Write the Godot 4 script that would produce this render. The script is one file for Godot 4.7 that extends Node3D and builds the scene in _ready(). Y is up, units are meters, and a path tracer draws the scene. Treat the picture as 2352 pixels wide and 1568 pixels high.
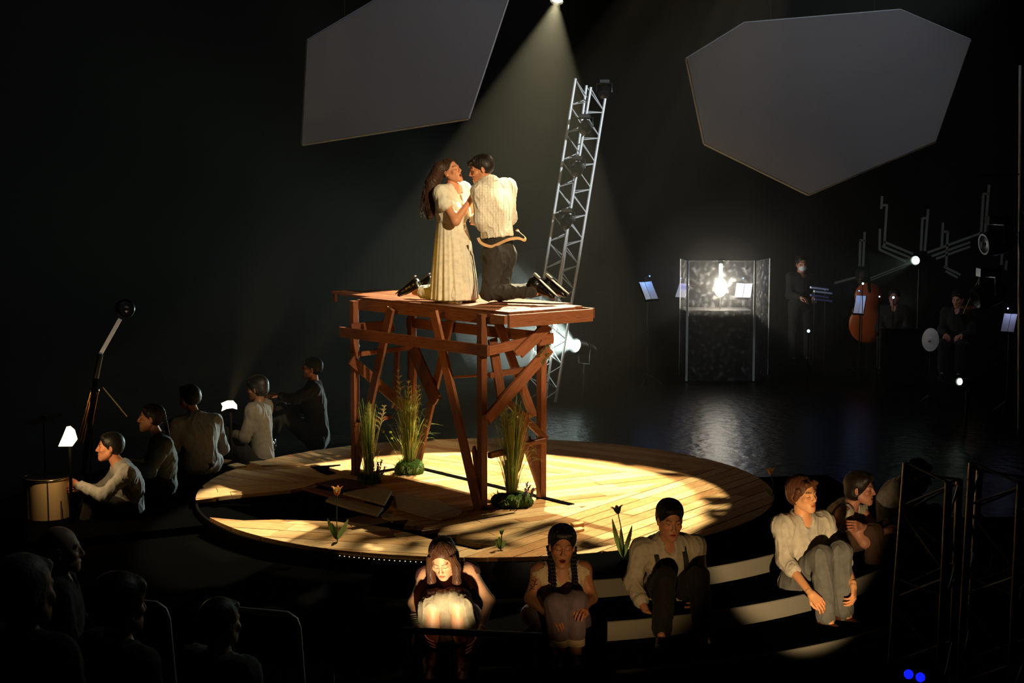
extends Node3D
# A musical on a round thrust stage: two lovers kneel on a broken timber tower, the company sits round the rim in the dark.

const EYE := Vector3(0, 2.86, 13.3)
const PITCH := 6.0
const FOCAL := 3400.0        # in pixels of a picture 1568 high
const HUB := Vector3(-0.25, 0, -0.65)   # centre of the round stage
const RIM := 2.72            # its radius
# the tower's plan: A front left post, E1 along the long side, E2 along the short side
const A0 := Vector3(-1.552, 0, -1.2)
const E1 := Vector3(0.647, 0, 0.762)
const E2 := Vector3(0.765, 0, -0.643)
const LONG := 1.99
const SHORT := 0.70
const TOP := 1.77            # height of the tower's deck

var M := {}


func _ready() -> void:
	set_camera_and_air()
	set_lights()
	make_materials()
	cloth_and_hair()
	build_setting()
	build_stage()
	build_tower()
	build_plants()
	build_rig()
	build_band()
	build_couple()
	build_front_row()
	build_left_row()
	build_audience()
	print("built in ", Time.get_ticks_msec(), " ms")


func set_camera_and_air() -> void:
	var cam := Camera3D.new()
	cam.name = "camera"
	add_child(cam)
	cam.position = EYE
	cam.rotation_degrees = Vector3(-PITCH, 0, 0)
	cam.fov = rad_to_deg(2.0 * atan(784.0 / FOCAL))
	cam.near = 0.1
	cam.far = 120.0
	cam.current = true
	var e := Environment.new()
	e.background_mode = Environment.BG_COLOR
	e.background_color = Color.BLACK
	e.tonemap_mode = Environment.TONE_MAPPER_LINEAR
	e.tonemap_exposure = 1.0
	e.sdfgi_enabled = true
	e.ssao_enabled = true
	e.ssil_enabled = true
	e.volumetric_fog_enabled = true
	e.volumetric_fog_density = 0.0
	var w := WorldEnvironment.new()
	w.name = "air"
	w.environment = e
	add_child(w)
	var fog := FogVolume.new()
	fog.name = "stage_haze"
	fog.shape = RenderingServer.FOG_VOLUME_SHAPE_BOX
	fog.size = Vector3(24, 9.0, 15.0)
	fog.position = Vector3(0, 3.8, -8.2)
	var fm := FogMaterial.new()
	fm.density = HAZE
	fm.albedo = Color(0.96, 0.96, 0.92)
	fog.material = fm
	fog.set_meta("kind", "stuff")
	fog.set_meta("label", "thin theatrical haze hanging over the rear of the dark stage")
	fog.set_meta("category", "haze")
	add_child(fog)
	for q in [["added_glow_haze", Vector3(6.4, 5.6, 4.2), 0.007, "thinnest outer haze added for the glow round the blazing lamp in the drum screen"], ["added_glow_haze", Vector3(4.2, 3.7, 2.9), 0.009, "thin haze added for the glow round the blazing lamp in the drum screen"], ["added_glow_haze", Vector3(2.7, 2.4, 2.0), 0.014, "haze added for the glow close round the blazing lamp in the drum screen"],
			["added_glow_haze", Vector3(1.5, 1.4, 1.2), 0.03, "innermost haze added for the glow round the blazing lamp in the drum screen"], ["added_beam_haze", Vector3(2.6, 2.2, 2.6), 0.04, "haze added to show the beam of the white lamp low behind the tower"]]:
		var mist := FogVolume.new()  # denser local haze, added to widen the lamp's glow and show the beam
		mist.name = numbered(q[0])
		mist.shape = RenderingServer.FOG_VOLUME_SHAPE_ELLIPSOID
		mist.size = q[1]
		mist.position = at_z(1655, 640, -9.9) if q[0] == "added_glow_haze" else at_z(1262, 752, -7.0)
		var mm := FogMaterial.new()
		mm.density = q[2]
		mm.albedo = Color(0.96, 0.95, 0.93)
		mist.material = mm
		mist.set_meta("kind", "stuff")
		mist.set_meta("label", q[3])
		mist.set_meta("category", "smoke")
		add_child(mist)


func spot(at: Vector3, aim: Vector3, half_angle: float, energy: float, color: Color, size := 0.05, soft := 0.3) -> SpotLight3D:
	var l := SpotLight3D.new()
	l.name = numbered("spot_beam")
	add_child(l)
	l.look_at_from_position(at, aim, Vector3.UP if absf((aim - at).normalized().y) < 0.98 else Vector3.RIGHT)
	l.spot_angle = half_angle
	l.spot_angle_attenuation = soft
	l.light_energy = energy
	l.light_color = color
	l.light_size = size
	l.spot_range = 60.0
	l.spot_attenuation = 2.0
	l.shadow_enabled = true
	return l


func lamp(at: Vector3, energy: float, color: Color, size := 0.05) -> OmniLight3D:
	var l := OmniLight3D.new()
	l.name = numbered("bulb_glow")
	add_child(l)
	l.position = at
	l.light_energy = energy
	l.light_color = color
	l.light_size = size
	l.omni_range = 60.0
	l.omni_attenuation = 2.0
	l.shadow_enabled = true
	return l


const HAZE := 0.0032
const WARM := Color(1.0, 0.80, 0.52)
const CREAM := Color(1.0, 0.90, 0.70)
const COOL := Color(0.92, 0.97, 1.0)
var back_lamp := Vector3(0.485, 4.86, -3.1)     # the lamp seen at the top of the picture

var unseen_leaf_lamp := Vector3(3.2, 7.4, -2.2)

func set_lights() -> void:
	# the strong back light whose lens and beam show at the top of the picture
	spot(back_lamp, Vector3(-0.45, 0.0, -0.35), 22.5, 118.0, Color(1.0, 0.95, 0.78), 0.03, 0.12)
	# an unseen higher back light behind a leafy screen, placed for the dappled pool
	spot(unseen_leaf_lamp, Vector3(-0.10, 0.0, -0.15), 14.6, 100.0, Color(1.0, 0.93, 0.75), 0.012, 0.10)
	# an unseen front key, house right, placed to light the couple and the tower
	spot(Vector3(5.4, 6.4, 9.0), Vector3(-0.25, 2.05, -0.5), 6.8, 150.0, Color(1.0, 0.89, 0.70), 0.06, 0.45)
	# an unseen yellow wash low at the house left, placed to tint the dress
	spot(Vector3(-7.5, 3.2, 7.0), Vector3(-0.7, 1.6, -0.5), 5.5, 20.0, Color(1.0, 0.72, 0.15), 0.06, 0.6)
	# an unseen pale lamp, placed to light the leaning truss
	spot(Vector3(7.0, 6.6, 5.0), Vector3(1.05, 3.3, -7.1), 6.0, 230.0, COOL, 0.05, 0.7)
	# unseen footlights below the picture, placed to light the front company
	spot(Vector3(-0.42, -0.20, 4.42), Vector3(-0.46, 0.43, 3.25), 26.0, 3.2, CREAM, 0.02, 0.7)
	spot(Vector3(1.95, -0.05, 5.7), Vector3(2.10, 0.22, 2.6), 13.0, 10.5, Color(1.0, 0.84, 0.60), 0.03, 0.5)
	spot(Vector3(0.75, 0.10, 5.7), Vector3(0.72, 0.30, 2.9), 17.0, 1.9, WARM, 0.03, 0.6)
	# an unseen thin light in the house, placed to light the boom stand
	spot(Vector3(1.0, 5.6, 7.0), Vector3(-3.55, 1.75, 0.0), 4.0, 9.0, Color(0.95, 0.97, 1.0), 0.05, 0.6)
	# unseen dim washes above the picture, placed to light the two hung panels
	spot(Vector3(0.7, 6.4, -3.0), Vector3(-1.4, 4.0, -7.0), 32.0, 4.2, Color(0.84, 0.92, 1.0), 0.15, 0.8)
	spot(Vector3(4.9, 6.6, -2.8), Vector3(4.3, 3.7, -7.0), 36.0, 4.4, Color(0.88, 0.93, 1.0), 0.15, 0.8)
	# an unseen faint lamp, placed to light the audience and the chair rims
	spot(Vector3(3.0, 5.5, 2.0), Vector3(-3.2, 0.5, 6.0), 26.0, 2.6, Color(0.85, 0.9, 0.85), 0.2, 0.7)


func mat(c: Color, rough := 0.7, metal := 0.0) -> StandardMaterial3D:
	var m := StandardMaterial3D.new()
	m.albedo_color = c
	m.roughness = rough
	m.metallic = metal
	return m


func noise_tex(freq: float, ramp: Array, oct := 4, kind := FastNoiseLite.TYPE_SIMPLEX_SMOOTH, normal := false, size := 512) -> NoiseTexture2D:
	var t := NoiseTexture2D.new()
	t.width = size
	t.height = size
	t.seamless = true
	var n := FastNoiseLite.new()
	n.noise_type = kind
	n.frequency = freq
	n.fractal_octaves = oct
	n.seed = 7
	t.noise = n
	if normal:
		t.as_normal_map = true
		t.bump_strength = 4.0
	elif ramp.size():
		var g := Gradient.new()
		g.offsets = PackedFloat32Array(range(ramp.size()).map(func(i): return float(i) / (ramp.size() - 1)))
		g.colors = PackedColorArray(ramp)
		t.color_ramp = g
	return t


var grain: NoiseTexture2D
var grain_bump: NoiseTexture2D
var weave: NoiseTexture2D
var blotch: NoiseTexture2D

func wood(c: Color, rough := 0.6) -> StandardMaterial3D:
	var m := mat(c, rough)
	m.metallic_specular = 0.35
	m.albedo_texture = grain
	m.uv1_scale = Vector3(0.5, 7.0, 1)
	m.normal_enabled = true
	m.normal_texture = grain_bump
	m.normal_scale = 0.25
	return m


func cloth(c: Color, rough := 0.9, sheen := 0.25) -> StandardMaterial3D:
	var m := mat(c, rough)
	m.albedo_texture = blotch
	m.uv1_triplanar = true
	m.uv1_scale = Vector3.ONE * 2.5
	m.normal_enabled = true
	m.normal_texture = weave
	m.normal_scale = 0.3
	m.rim_enabled = true
	m.rim = sheen
	return m


func glow(c: Color, e: float) -> StandardMaterial3D:
	var m := mat(c, 0.4)
	m.emission_enabled = true
	m.emission = c
	m.emission_energy_multiplier = e
	return m


func make_materials() -> void:
	grain = noise_tex(0.012, [Color(0.66, 0.58, 0.50), Color(0.90, 0.86, 0.82), Color(0.96, 0.94, 0.92), Color(0.80, 0.74, 0.68), Color(1, 1, 1)], 5)
	grain_bump = noise_tex(0.02, [], 5, FastNoiseLite.TYPE_SIMPLEX_SMOOTH, true)
	weave = noise_tex(0.09, [], 3, FastNoiseLite.TYPE_SIMPLEX_SMOOTH, true)
	blotch = noise_tex(0.01, [Color(0.82, 0.82, 0.82), Color(0.95, 0.95, 0.95), Color(1, 1, 1)], 4)
	fold_noise.noise_type = FastNoiseLite.TYPE_SIMPLEX_SMOOTH
	fold_noise.frequency = 1.0
	fold_noise.fractal_octaves = 1
	fold_noise.seed = 11
	for i in 4:
		M["tower%d" % i] = wood([Color(0.50, 0.315, 0.22), Color(0.46, 0.285, 0.195), Color(0.56, 0.355, 0.25), Color(0.41, 0.245, 0.17)][i], 0.5)
		M["deck%d" % i] = wood([Color(0.90, 0.76, 0.56), Color(0.86, 0.70, 0.50), Color(0.93, 0.80, 0.61), Color(0.80, 0.62, 0.43)][i], 0.5)
	for i in 4:
		M["deck%d" % i].roughness = 0.8
		M["deck%d" % i].metallic_specular = 0.1
	M.pale_board = wood(Color(0.78, 0.70, 0.55), 0.6)
	M.black = mat(Color(0.03, 0.03, 0.03), 0.85)
	M.black_floor = mat(Color(0.035, 0.034, 0.033), 0.30)
	M.black_floor.metallic_specular = 0.17
	M.black_floor.normal_enabled = true
	M.black_floor.normal_texture = noise_tex(0.02, [], 4, FastNoiseLite.TYPE_SIMPLEX_SMOOTH, true)
	M.black_floor.normal_scale = 0.35
	M.black_floor.uv1_triplanar = true
	M.black_floor.uv1_world_triplanar = true
	M.black_floor.uv1_scale = Vector3.ONE * 0.5
	M.wall = mat(Color(0.035, 0.035, 0.035), 0.95)
	for k in [M.wall, M.black]: k.specular_mode = BaseMaterial3D.SPECULAR_DISABLED
	M.riser = mat(Color(0.50, 0.49, 0.46), 0.7)
	M.tread = mat(Color(0.03, 0.03, 0.03), 0.9)
	M.tread.specular_mode = BaseMaterial3D.SPECULAR_DISABLED
	M.steel = mat(Color(0.80, 0.80, 0.80), 0.4, 0.3)
	M.black_metal = mat(Color(0.06, 0.06, 0.06), 0.4, 0.4)
	M.satin_black = mat(Color(0.05, 0.05, 0.05), 0.3)
	M.rail_black = mat(Color(0.07, 0.07, 0.07), 0.4)
	M.chrome = mat(Color(0.9, 0.86, 0.78), 0.15, 1.0)
	M.brass = mat(Color(0.85, 0.66, 0.32), 0.25, 1.0)
	M.panel = mat(Color(0.48, 0.48, 0.49), 0.95)
	M.panel.metallic_specular = 0.2
	M.gloss_black = mat(Color(0.48, 0.46, 0.44), 0.35, 0.6)
	M.panel_edge = mat(Color(0.8, 0.8, 0.8), 0.6)
# ---------------------------------------------------------------- helpers: places
func ray(px: float, py: float) -> Vector3:
	var a := deg_to_rad(PITCH)
	var fw := Vector3(0, -sin(a), -cos(a))
	var up := Vector3(0, cos(a), -sin(a))
	return fw + Vector3((px - 1176.0) / FOCAL, 0, 0) + up * (-(py - 784.0) / FOCAL)


func at_z(px: float, py: float, z: float) -> Vector3:   # the point on a sight line at depth z
	var r := ray(px, py)
	return EYE + r * ((z - EYE.z) / r.z)


func at_y(px: float, py: float, y: float) -> Vector3:   # the point on a sight line at height y
	var r := ray(px, py)
	return EYE + r * ((y - EYE.y) / r.y)


func on_plane(px: float, py: float, p: Vector3, n: Vector3) -> Vector3:
	var r := ray(px, py)
	return EYE + r * ((p - EYE).dot(n) / r.dot(n))


# ---------------------------------------------------------------- helpers: objects
var taken := {}

func numbered(called: String) -> String:
	var n: int = taken.get(called, 0)
	taken[called] = n + 1
	return called if n == 0 else "%s_%03d" % [called, n]


func thing(called: String, label: String, category: String, base: Vector3, group := "") -> Node3D:
	var o := Node3D.new()
	o.name = numbered(called)
	add_child(o)
	o.position = base
	o.set_meta("label", label)
	o.set_meta("category", category)
	if group: o.set_meta("group", group)
	return o


func part(called: String, m: Mesh, mat: Material, parent: Node3D, label := "") -> MeshInstance3D:
	# the mesh is in world places; it hangs under its thing without moving
	var o := MeshInstance3D.new()
	o.name = called
	o.mesh = m
	o.material_override = mat
	parent.add_child(o, true)
	o.position = -parent.position if parent.get_parent() == self else Vector3.ZERO
	if label: o.set_meta("label", label)
	return o


func single(called: String, m: Mesh, mat: Material, label: String, category: String, group := "") -> MeshInstance3D:
	var o := MeshInstance3D.new()
	o.name = numbered(called)
	o.mesh = m
	o.material_override = mat
	add_child(o)
	o.set_meta("label", label)
	o.set_meta("category", category)
	if group: o.set_meta("group", group)
	return o


func struct(called: String, m: Mesh, mat: Material, label := "") -> MeshInstance3D:
	var o := MeshInstance3D.new()
	o.name = called
	o.mesh = m
	o.material_override = mat
	add_child(o)
	o.set_meta("kind", "structure")
	if label: o.set_meta("label", label)
	return o


# ---------------------------------------------------------------- helpers: shapes
func begin() -> SurfaceTool:
	var st := SurfaceTool.new()
	st.begin(Mesh.PRIMITIVE_TRIANGLES)
	return st


func done(st: SurfaceTool) -> ArrayMesh:
	st.generate_normals()
	return st.commit()


func tri(st: SurfaceTool, a: Vector3, b: Vector3, c: Vector3) -> void:
	st.add_vertex(a); st.add_vertex(b); st.add_vertex(c)


func quad(st: SurfaceTool, a: Vector3, b: Vector3, c: Vector3, d: Vector3) -> void:
	tri(st, a, b, c); tri(st, a, c, d)


func slab(st: SurfaceTool, poly: PackedVector2Array, t: float, x: Transform3D, bevel := 0.003, off := Vector2.ZERO) -> void:
	# a flat piece: outline in local x (along the grain) and y, thickness from z = 0 to z = t, edges eased on the front
	if Geometry2D.is_polygon_clockwise(poly):
		poly = poly.duplicate(); poly.reverse()
	var n := poly.size()
	var ins := PackedVector2Array()
	for i in n:
		var e0 := (poly[i] - poly[(i + n - 1) % n]).normalized()
		var e1 := (poly[(i + 1) % n] - poly[i]).normalized()
		var m := (Vector2(-e0.y, e0.x) + Vector2(-e1.y, e1.x))
		m = m.normalized() if m.length() > 0.2 else Vector2(-e0.y, e0.x)
		ins.append(poly[i] + m * bevel)
	st.set_smooth_group(-1)
	var idx := Geometry2D.triangulate_polygon(ins)
	if idx.is_empty():
		ins = poly
		idx = Geometry2D.triangulate_polygon(poly)
	for k in range(0, idx.size(), 3):
		var a := ins[idx[k]]; var b := ins[idx[k + 1]]; var c := ins[idx[k + 2]]
		if (b - a).cross(c - a) > 0: 
			var s := b; b = c; c = s
		for p in [a, b, c]:
			st.set_uv(p + off); st.add_vertex(x * Vector3(p.x, p.y, t))
		for p in [a, c, b]:
			st.set_uv(p + off); st.add_vertex(x * Vector3(p.x, p.y, 0))
	for i in n:
		var j := (i + 1) % n
		var p0 := poly[i]; var p1 := poly[j]; var q0 := ins[i]; var q1 := ins[j]
		var z := t - bevel
		var vs := [[p0, 0.0], [p0, z], [p1, z], [p1, 0.0]]
		for k in [0, 1, 2, 0, 2, 3]:
			st.set_uv(vs[k][0] + off + Vector2(0, vs[k][1])); st.add_vertex(x * Vector3(vs[k][0].x, vs[k][0].y, vs[k][1]))
		vs = [[p0, z], [q0, t], [q1, t], [p1, z]]
		for k in [0, 1, 2, 0, 2, 3]:
			st.set_uv(vs[k][0] + off + Vector2(0, vs[k][1])); st.add_vertex(x * Vector3(vs[k][0].x, vs[k][0].y, vs[k][1]))


func box(st: SurfaceTool, c: Vector3, size: Vector3, b := Basis(), bevel := 0.004) -> void:
	var r := PackedVector2Array([Vector2(-size.x, -size.y) / 2, Vector2(size.x, -size.y) / 2, Vector2(size.x, size.y) / 2, Vector2(-size.x, size.y) / 2])
	slab(st, r, size.z, Transform3D(b, c - b.z * size.z / 2), minf(bevel, minf(size.x, minf(size.y, size.z)) * 0.3))


func tube(st: SurfaceTool, pts: Array, radius: Variant, sides := 10, capped := true) -> void:
	# a round bar along points; radius is a number or one number for each point
	st.set_smooth_group(1)
	var rings := []
	var nrm := Vector3.ZERO
	for i in pts.size():
		var d: Vector3 = (pts[mini(i + 1, pts.size() - 1)] - pts[maxi(i - 1, 0)]).normalized()
		if nrm == Vector3.ZERO:
			nrm = d.cross(Vector3.UP if absf(d.y) < 0.9 else Vector3.RIGHT).normalized()
		nrm = (nrm - d * nrm.dot(d)).normalized()
		var bn := d.cross(nrm)
		var r: float = radius[i] if radius is Array else radius
		var ring := PackedVector3Array()
		for k in sides:
			var a := TAU * k / sides
			ring.append(pts[i] + (nrm * cos(a) + bn * sin(a)) * r)
		rings.append(ring)
	for i in rings.size() - 1:
		for k in sides:
			var l := (k + 1) % sides
			quad(st, rings[i][k], rings[i + 1][k], rings[i + 1][l], rings[i][l])
	if capped:
		st.set_smooth_group(-1)
		for k in range(1, sides - 1):
			tri(st, rings[0][0], rings[0][k], rings[0][k + 1])
			tri(st, rings[-1][0], rings[-1][k + 1], rings[-1][k])


func bar(a: Vector3, b: Vector3, r: float, sides := 10) -> ArrayMesh:
	var st := begin()
	tube(st, [a, b], r, sides)
	return done(st)


func lathe(st: SurfaceTool, prof: Array, x: Transform3D, seg := 24) -> void:
	# prof: Vector2(radius, height) from bottom to top round local y
	for i in prof.size() - 1:
		st.set_smooth_group(i + 2)
		for k in seg:
			var a0 := TAU * k / seg; var a1 := TAU * (k + 1) / seg
			var p: Vector2 = prof[i]; var q: Vector2 = prof[i + 1]
			var v0 := x * Vector3(p.x * cos(a0), p.y, p.x * sin(a0)); var v1 := x * Vector3(p.x * cos(a1), p.y, p.x * sin(a1))
			var w0 := x * Vector3(q.x * cos(a0), q.y, q.x * sin(a0)); var w1 := x * Vector3(q.x * cos(a1), q.y, q.x * sin(a1))
			if q.x > 1e-5: tri(st, v0, w1, w0)
			if p.x > 1e-5: tri(st, v0, v1, w1)


func ball(st: SurfaceTool, c: Vector3, r: Vector3, b := Basis(), seg := 12) -> void:
	st.set_smooth_group(1)
	var rows := seg / 2
	for i in rows:
		for k in seg:
			var v := []
			for q in [[i, k], [i, k + 1], [i + 1, k + 1], [i + 1, k]]:
				var t: float = PI * q[0] / rows; var f: float = TAU * (q[1] % seg) / seg
				v.append(c + b * (Vector3(sin(t) * cos(f), cos(t), sin(t) * sin(f)) * r))
			if i > 0: tri(st, v[0], v[2], v[1])
			if i < rows - 1: tri(st, v[0], v[3], v[2])


func look(z: Vector3, up := Vector3.UP) -> Basis:   # local z along z, y as near to up as may be
	z = z.normalized()
	if absf(z.dot(up.normalized())) > 0.98: up = Vector3(0.3, 0.1, 0.9)
	var x := up.cross(z).normalized()
	return Basis(x, z.cross(x), z)


func smooth_path(pts: Array, n: int) -> Array:
	var c := Curve3D.new()
	for i in pts.size():
		var t: Vector3 = (pts[mini(i + 1, pts.size() - 1)] - pts[maxi(i - 1, 0)]) / 6.0
		c.add_point(pts[i], -t, t)
	var out := []
	var l := c.get_baked_length()
	for i in n: out.append(c.sample_baked(l * i / (n - 1), true))
	return out


# ---------------------------------------------------------------- helpers: rounded bodies (distance field and surface nets)
class Field:
	var o: Vector3
	var h: float
	var nx: int
	var ny: int
	var nz: int
	var g: PackedFloat32Array

	func _init(lo: Vector3, hi: Vector3, cell: float) -> void:
		h = cell
		o = lo
		nx = int((hi.x - lo.x) / h) + 2
		ny = int((hi.y - lo.y) / h) + 2
		nz = int((hi.z - lo.z) / h) + 2
		g.resize(nx * ny * nz)
		g.fill(1.0)

	func prim(p: Array) -> void:
		var kind: String = p[0]
		var cut := kind[0] == "-"
		if cut: kind = kind[1]
		var is_cap := kind == "c"
		var a: Vector3 = p[1]
		var b: Vector3 = p[2] if is_cap else Vector3.ZERO
		var ra: float = p[3] if is_cap else 0.0
		var rb: float = p[4] if is_cap else 0.0
		var rr: Vector3 = Vector3.ONE if is_cap else p[2]
		var inv := Basis() if is_cap else (p[3] as Basis).transposed()
		var k: float = p[5] if is_cap else p[4]
		var m := k + 2.0 * h
		var lo: Vector3
		var hi: Vector3
		if is_cap:
			var w := Vector3.ONE * (maxf(ra, rb) + m)
			lo = a.min(b) - w
			hi = a.max(b) + w
		else:
			var bs: Basis = p[3]
			var w := Vector3(
				sqrt(pow(bs.x.x * rr.x, 2) + pow(bs.y.x * rr.y, 2) + pow(bs.z.x * rr.z, 2)),
				sqrt(pow(bs.x.y * rr.x, 2) + pow(bs.y.y * rr.y, 2) + pow(bs.z.y * rr.z, 2)),
				sqrt(pow(bs.x.z * rr.x, 2) + pow(bs.y.z * rr.y, 2) + pow(bs.z.z * rr.z, 2))) + Vector3.ONE * m
			lo = a - w
			hi = a + w
		var x0 := maxi(0, int((lo.x - o.x) / h)); var x1 := mini(nx, int((hi.x - o.x) / h) + 2)
		var y0 := maxi(0, int((lo.y - o.y) / h)); var y1 := mini(ny, int((hi.y - o.y) / h) + 2)
		var z0 := maxi(0, int((lo.z - o.z) / h)); var z1 := mini(nz, int((hi.z - o.z) / h) + 2)
		var ab := b - a
		var il := 1.0 / maxf(ab.length_squared(), 1e-9)
		var dr := rb - ra
		var ir := Vector3.ONE / rr
		var k4 := 0.25 / maxf(k, 1e-6)
		var x_first := o.x - a.x
		for iz in range(z0, z1):
			for iy in range(y0, y1):
				var row := (iz * ny + iy) * nx
				var q := Vector3(0, o.y + iy * h - a.y, o.z + iz * h - a.z)
				for ix in range(x0, x1):
					q.x = x_first + ix * h
					var d: float
					if is_cap:
						var t := clampf(q.dot(ab) * il, 0.0, 1.0)
						d = (q - ab * t).length() - ra - dr * t
					else:
						var u := (inv * q) * ir
						var k0 := u.length()
						var k1 := (u * ir).length()
						d = k0 * (k0 - 1.0) / maxf(k1, 1e-6) if k0 > 1e-4 else -rr.x
					if d > m: continue
					var e := g[row + ix]
					if cut: 
						d = -d
						var w := k - absf(d - e)
						g[row + ix] = maxf(d, e) + (w * w * k4 if w > 0.0 else 0.0)
					else:
						var w := k - absf(d - e)
						g[row + ix] = minf(d, e) - (w * w * k4 if w > 0.0 else 0.0)

	func mesh() -> Array:   # [vertices, normals, indices]
		var v := PackedVector3Array()
		var idx := PackedInt32Array()
		var at := PackedInt32Array()
		at.resize(g.size())
		at.fill(-1)
		var sx := 1
		var sy := nx
		var sz := nx * ny
		var lim := 3.2 * h
		var off := PackedInt32Array([0, sx, sy, sx + sy, sz, sx + sz, sy + sz, sx + sy + sz])
		for iz in nz - 1:
			for iy in ny - 1:
				var row := (iz * ny + iy) * nx
				for ix in nx - 1:
					var i := row + ix
					var e := g[i]
					if e > lim or e < -lim: continue
					var mask := 0
					for c in 8:
						if g[i + off[c]] < 0.0: mask |= 1 << c
					if mask == 0 or mask == 255: continue
					var s := Vector3.ZERO
					var n := 0
					for c in 8:
						for ax in 3:
							if c & (1 << ax): continue
							var d := c | (1 << ax)
							if ((mask >> c) & 1) == ((mask >> d) & 1): continue
							var ga := g[i + off[c]]
							var t := ga / (ga - g[i + off[d]])
							var p := Vector3(c & 1, (c >> 1) & 1, c >> 2)
							p[ax] += t
							s += p
							n += 1
					at[i] = v.size()
					v.append(o + (s / n + Vector3(ix, iy, iz)) * h)
		for iz in range(1, nz - 1):
			for iy in range(1, ny - 1):
				var row := (iz * ny + iy) * nx
				for ix in range(1, nx - 1):
					var i := row + ix
					if at[i] < 0 and at[i - sx] < 0: continue
					var a0 := g[i] < 0.0
					for ax in 3:
						var st := sx if ax == 0 else sy if ax == 1 else sz
						if a0 == (g[i + st] < 0.0): continue
						var s1 := sy if ax == 0 else sz if ax == 1 else sx
						var s2 := sz if ax == 0 else sx if ax == 1 else sy
						var q0 := at[i]; var q1 := at[i - s1]; var q2 := at[i - s1 - s2]; var q3 := at[i - s2]
						if q0 < 0 or q1 < 0 or q2 < 0 or q3 < 0: continue
						if a0: idx.append_array(PackedInt32Array([q0, q2, q1, q0, q3, q2]))
						else: idx.append_array(PackedInt32Array([q0, q1, q2, q0, q2, q3]))
		return [v, Field.normals(v, idx), idx]

	static func normals(v: PackedVector3Array, idx: PackedInt32Array) -> PackedVector3Array:
		var n := PackedVector3Array()
		n.resize(v.size())
		for k in range(0, idx.size(), 3):
			var a := idx[k]; var b := idx[k + 1]; var c := idx[k + 2]
			var f := (v[c] - v[a]).cross(v[b] - v[a])
			n[a] += f; n[b] += f; n[c] += f
		for i in n.size(): n[i] = n[i].normalized()
		return n


func flesh(prims: Array, cell: float) -> Array:
	var lo := Vector3.ONE * 1e6
	var hi := -lo
	for p in prims:
		if p[0][0] == "-": continue
		var r: float = maxf(p[3], p[4]) if p[0] == "c" else (p[2] as Vector3)[(p[2] as Vector3).max_axis_index()]
		lo = lo.min(p[1] - Vector3.ONE * r)
		hi = hi.max(p[1] + Vector3.ONE * r)
		if p[0] == "c":
			lo = lo.min(p[2] - Vector3.ONE * r)
			hi = hi.max(p[2] + Vector3.ONE * r)
	var f := Field.new(lo - Vector3.ONE * 3 * cell, hi + Vector3.ONE * 3 * cell, cell)
	for p in prims: f.prim(p)
	return f.mesh()


func C(a: Vector3, b: Vector3, ra: float, rb: float, k := 0.03) -> Array: return ["c", a, b, ra, rb, k]
func E(c: Vector3, r: Vector3, b := Basis(), k := 0.03) -> Array: return ["e", c, r, b, k]
func cutE(c: Vector3, r: Vector3, b := Basis(), k := 0.01) -> Array: return ["-e", c, r, b, k]
func cutC(a: Vector3, b: Vector3, ra: float, rb: float, k := 0.01) -> Array: return ["-c", a, b, ra, rb, k]


func as_mesh(a: Array, colors := PackedColorArray()) -> ArrayMesh:
	var arr := []
	arr.resize(Mesh.ARRAY_MAX)
	arr[Mesh.ARRAY_VERTEX] = a[0]
	arr[Mesh.ARRAY_NORMAL] = a[1]
	arr[Mesh.ARRAY_INDEX] = a[2]
	if a.size() > 3: arr[Mesh.ARRAY_COLOR] = a[3]
	elif colors.size(): arr[Mesh.ARRAY_COLOR] = colors
	var m := ArrayMesh.new()
	m.add_surface_from_arrays(Mesh.PRIMITIVE_TRIANGLES, arr)
	return m


func moved(a: Array, t: Transform3D) -> Array:
	var n := PackedVector3Array()
	var b := t.basis.orthonormalized()
	for q in a[1]: n.append(b * q)
	var idx: PackedInt32Array = a[2]
	if t.basis.determinant() < 0.0:
		idx = idx.duplicate()
		for k in range(0, idx.size(), 3):
			var s := idx[k]; idx[k] = idx[k + 1]; idx[k + 1] = s
		n.clear()
		for q in a[1]: n.append((t.basis * q).normalized())
	var out := [t * (a[0] as PackedVector3Array), n, idx]
	if a.size() > 3: out.append(a[3])
	return out


func joined(list: Array) -> Array:
	var v := PackedVector3Array(); var n := PackedVector3Array(); var idx := PackedInt32Array(); var c := PackedColorArray()
	for a in list:
		var at := v.size()
		v.append_array(a[0]); n.append_array(a[1]); c.append_array(a[3])
		for i in a[2]: idx.append(i + at)
	return [v, n, idx, c]


func tinted(a: Array, c: Color) -> Array:
	var cs := PackedColorArray()
	cs.resize(a[0].size())
	cs.fill(c)
	return [a[0], a[1], a[2], cs]


var fold_noise := FastNoiseLite.new()

func crumple(a: Array, amp: float, freq: Vector3, ridge := true) -> Array:
	# folds in cloth and strands in hair: vertices pushed along their normals
	var v: PackedVector3Array = a[0]
	var n: PackedVector3Array = a[1]
	for i in v.size():
		var p := v[i] * freq
		var w := fold_noise.get_noise_3d(p.x + p.y * 0.35, p.y, p.z + p.y * 0.2)
		if ridge: w = maxf(-0.45, 1.0 - absf(w) * 4.5)
		v[i] += n[i] * (w * amp)
	a[0] = v
	a[1] = Field.normals(v, a[2])
	return a


func resample(a: Array, n: int) -> Array:
	var out := []
	for i in n:
		var f := float(i) / (n - 1) * (a.size() - 1)
		var k := mini(int(f), a.size() - 2)
		out.append(a[k].lerp(a[k + 1], f - k))
	return out
# ---------------------------------------------------------------- the house: floor, walls, round stage, steps
func solid(size: Vector3, c: Vector3) -> ArrayMesh:
	var st := begin()
	box(st, c, size, Basis(), 0.0)
	return done(st)


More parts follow.
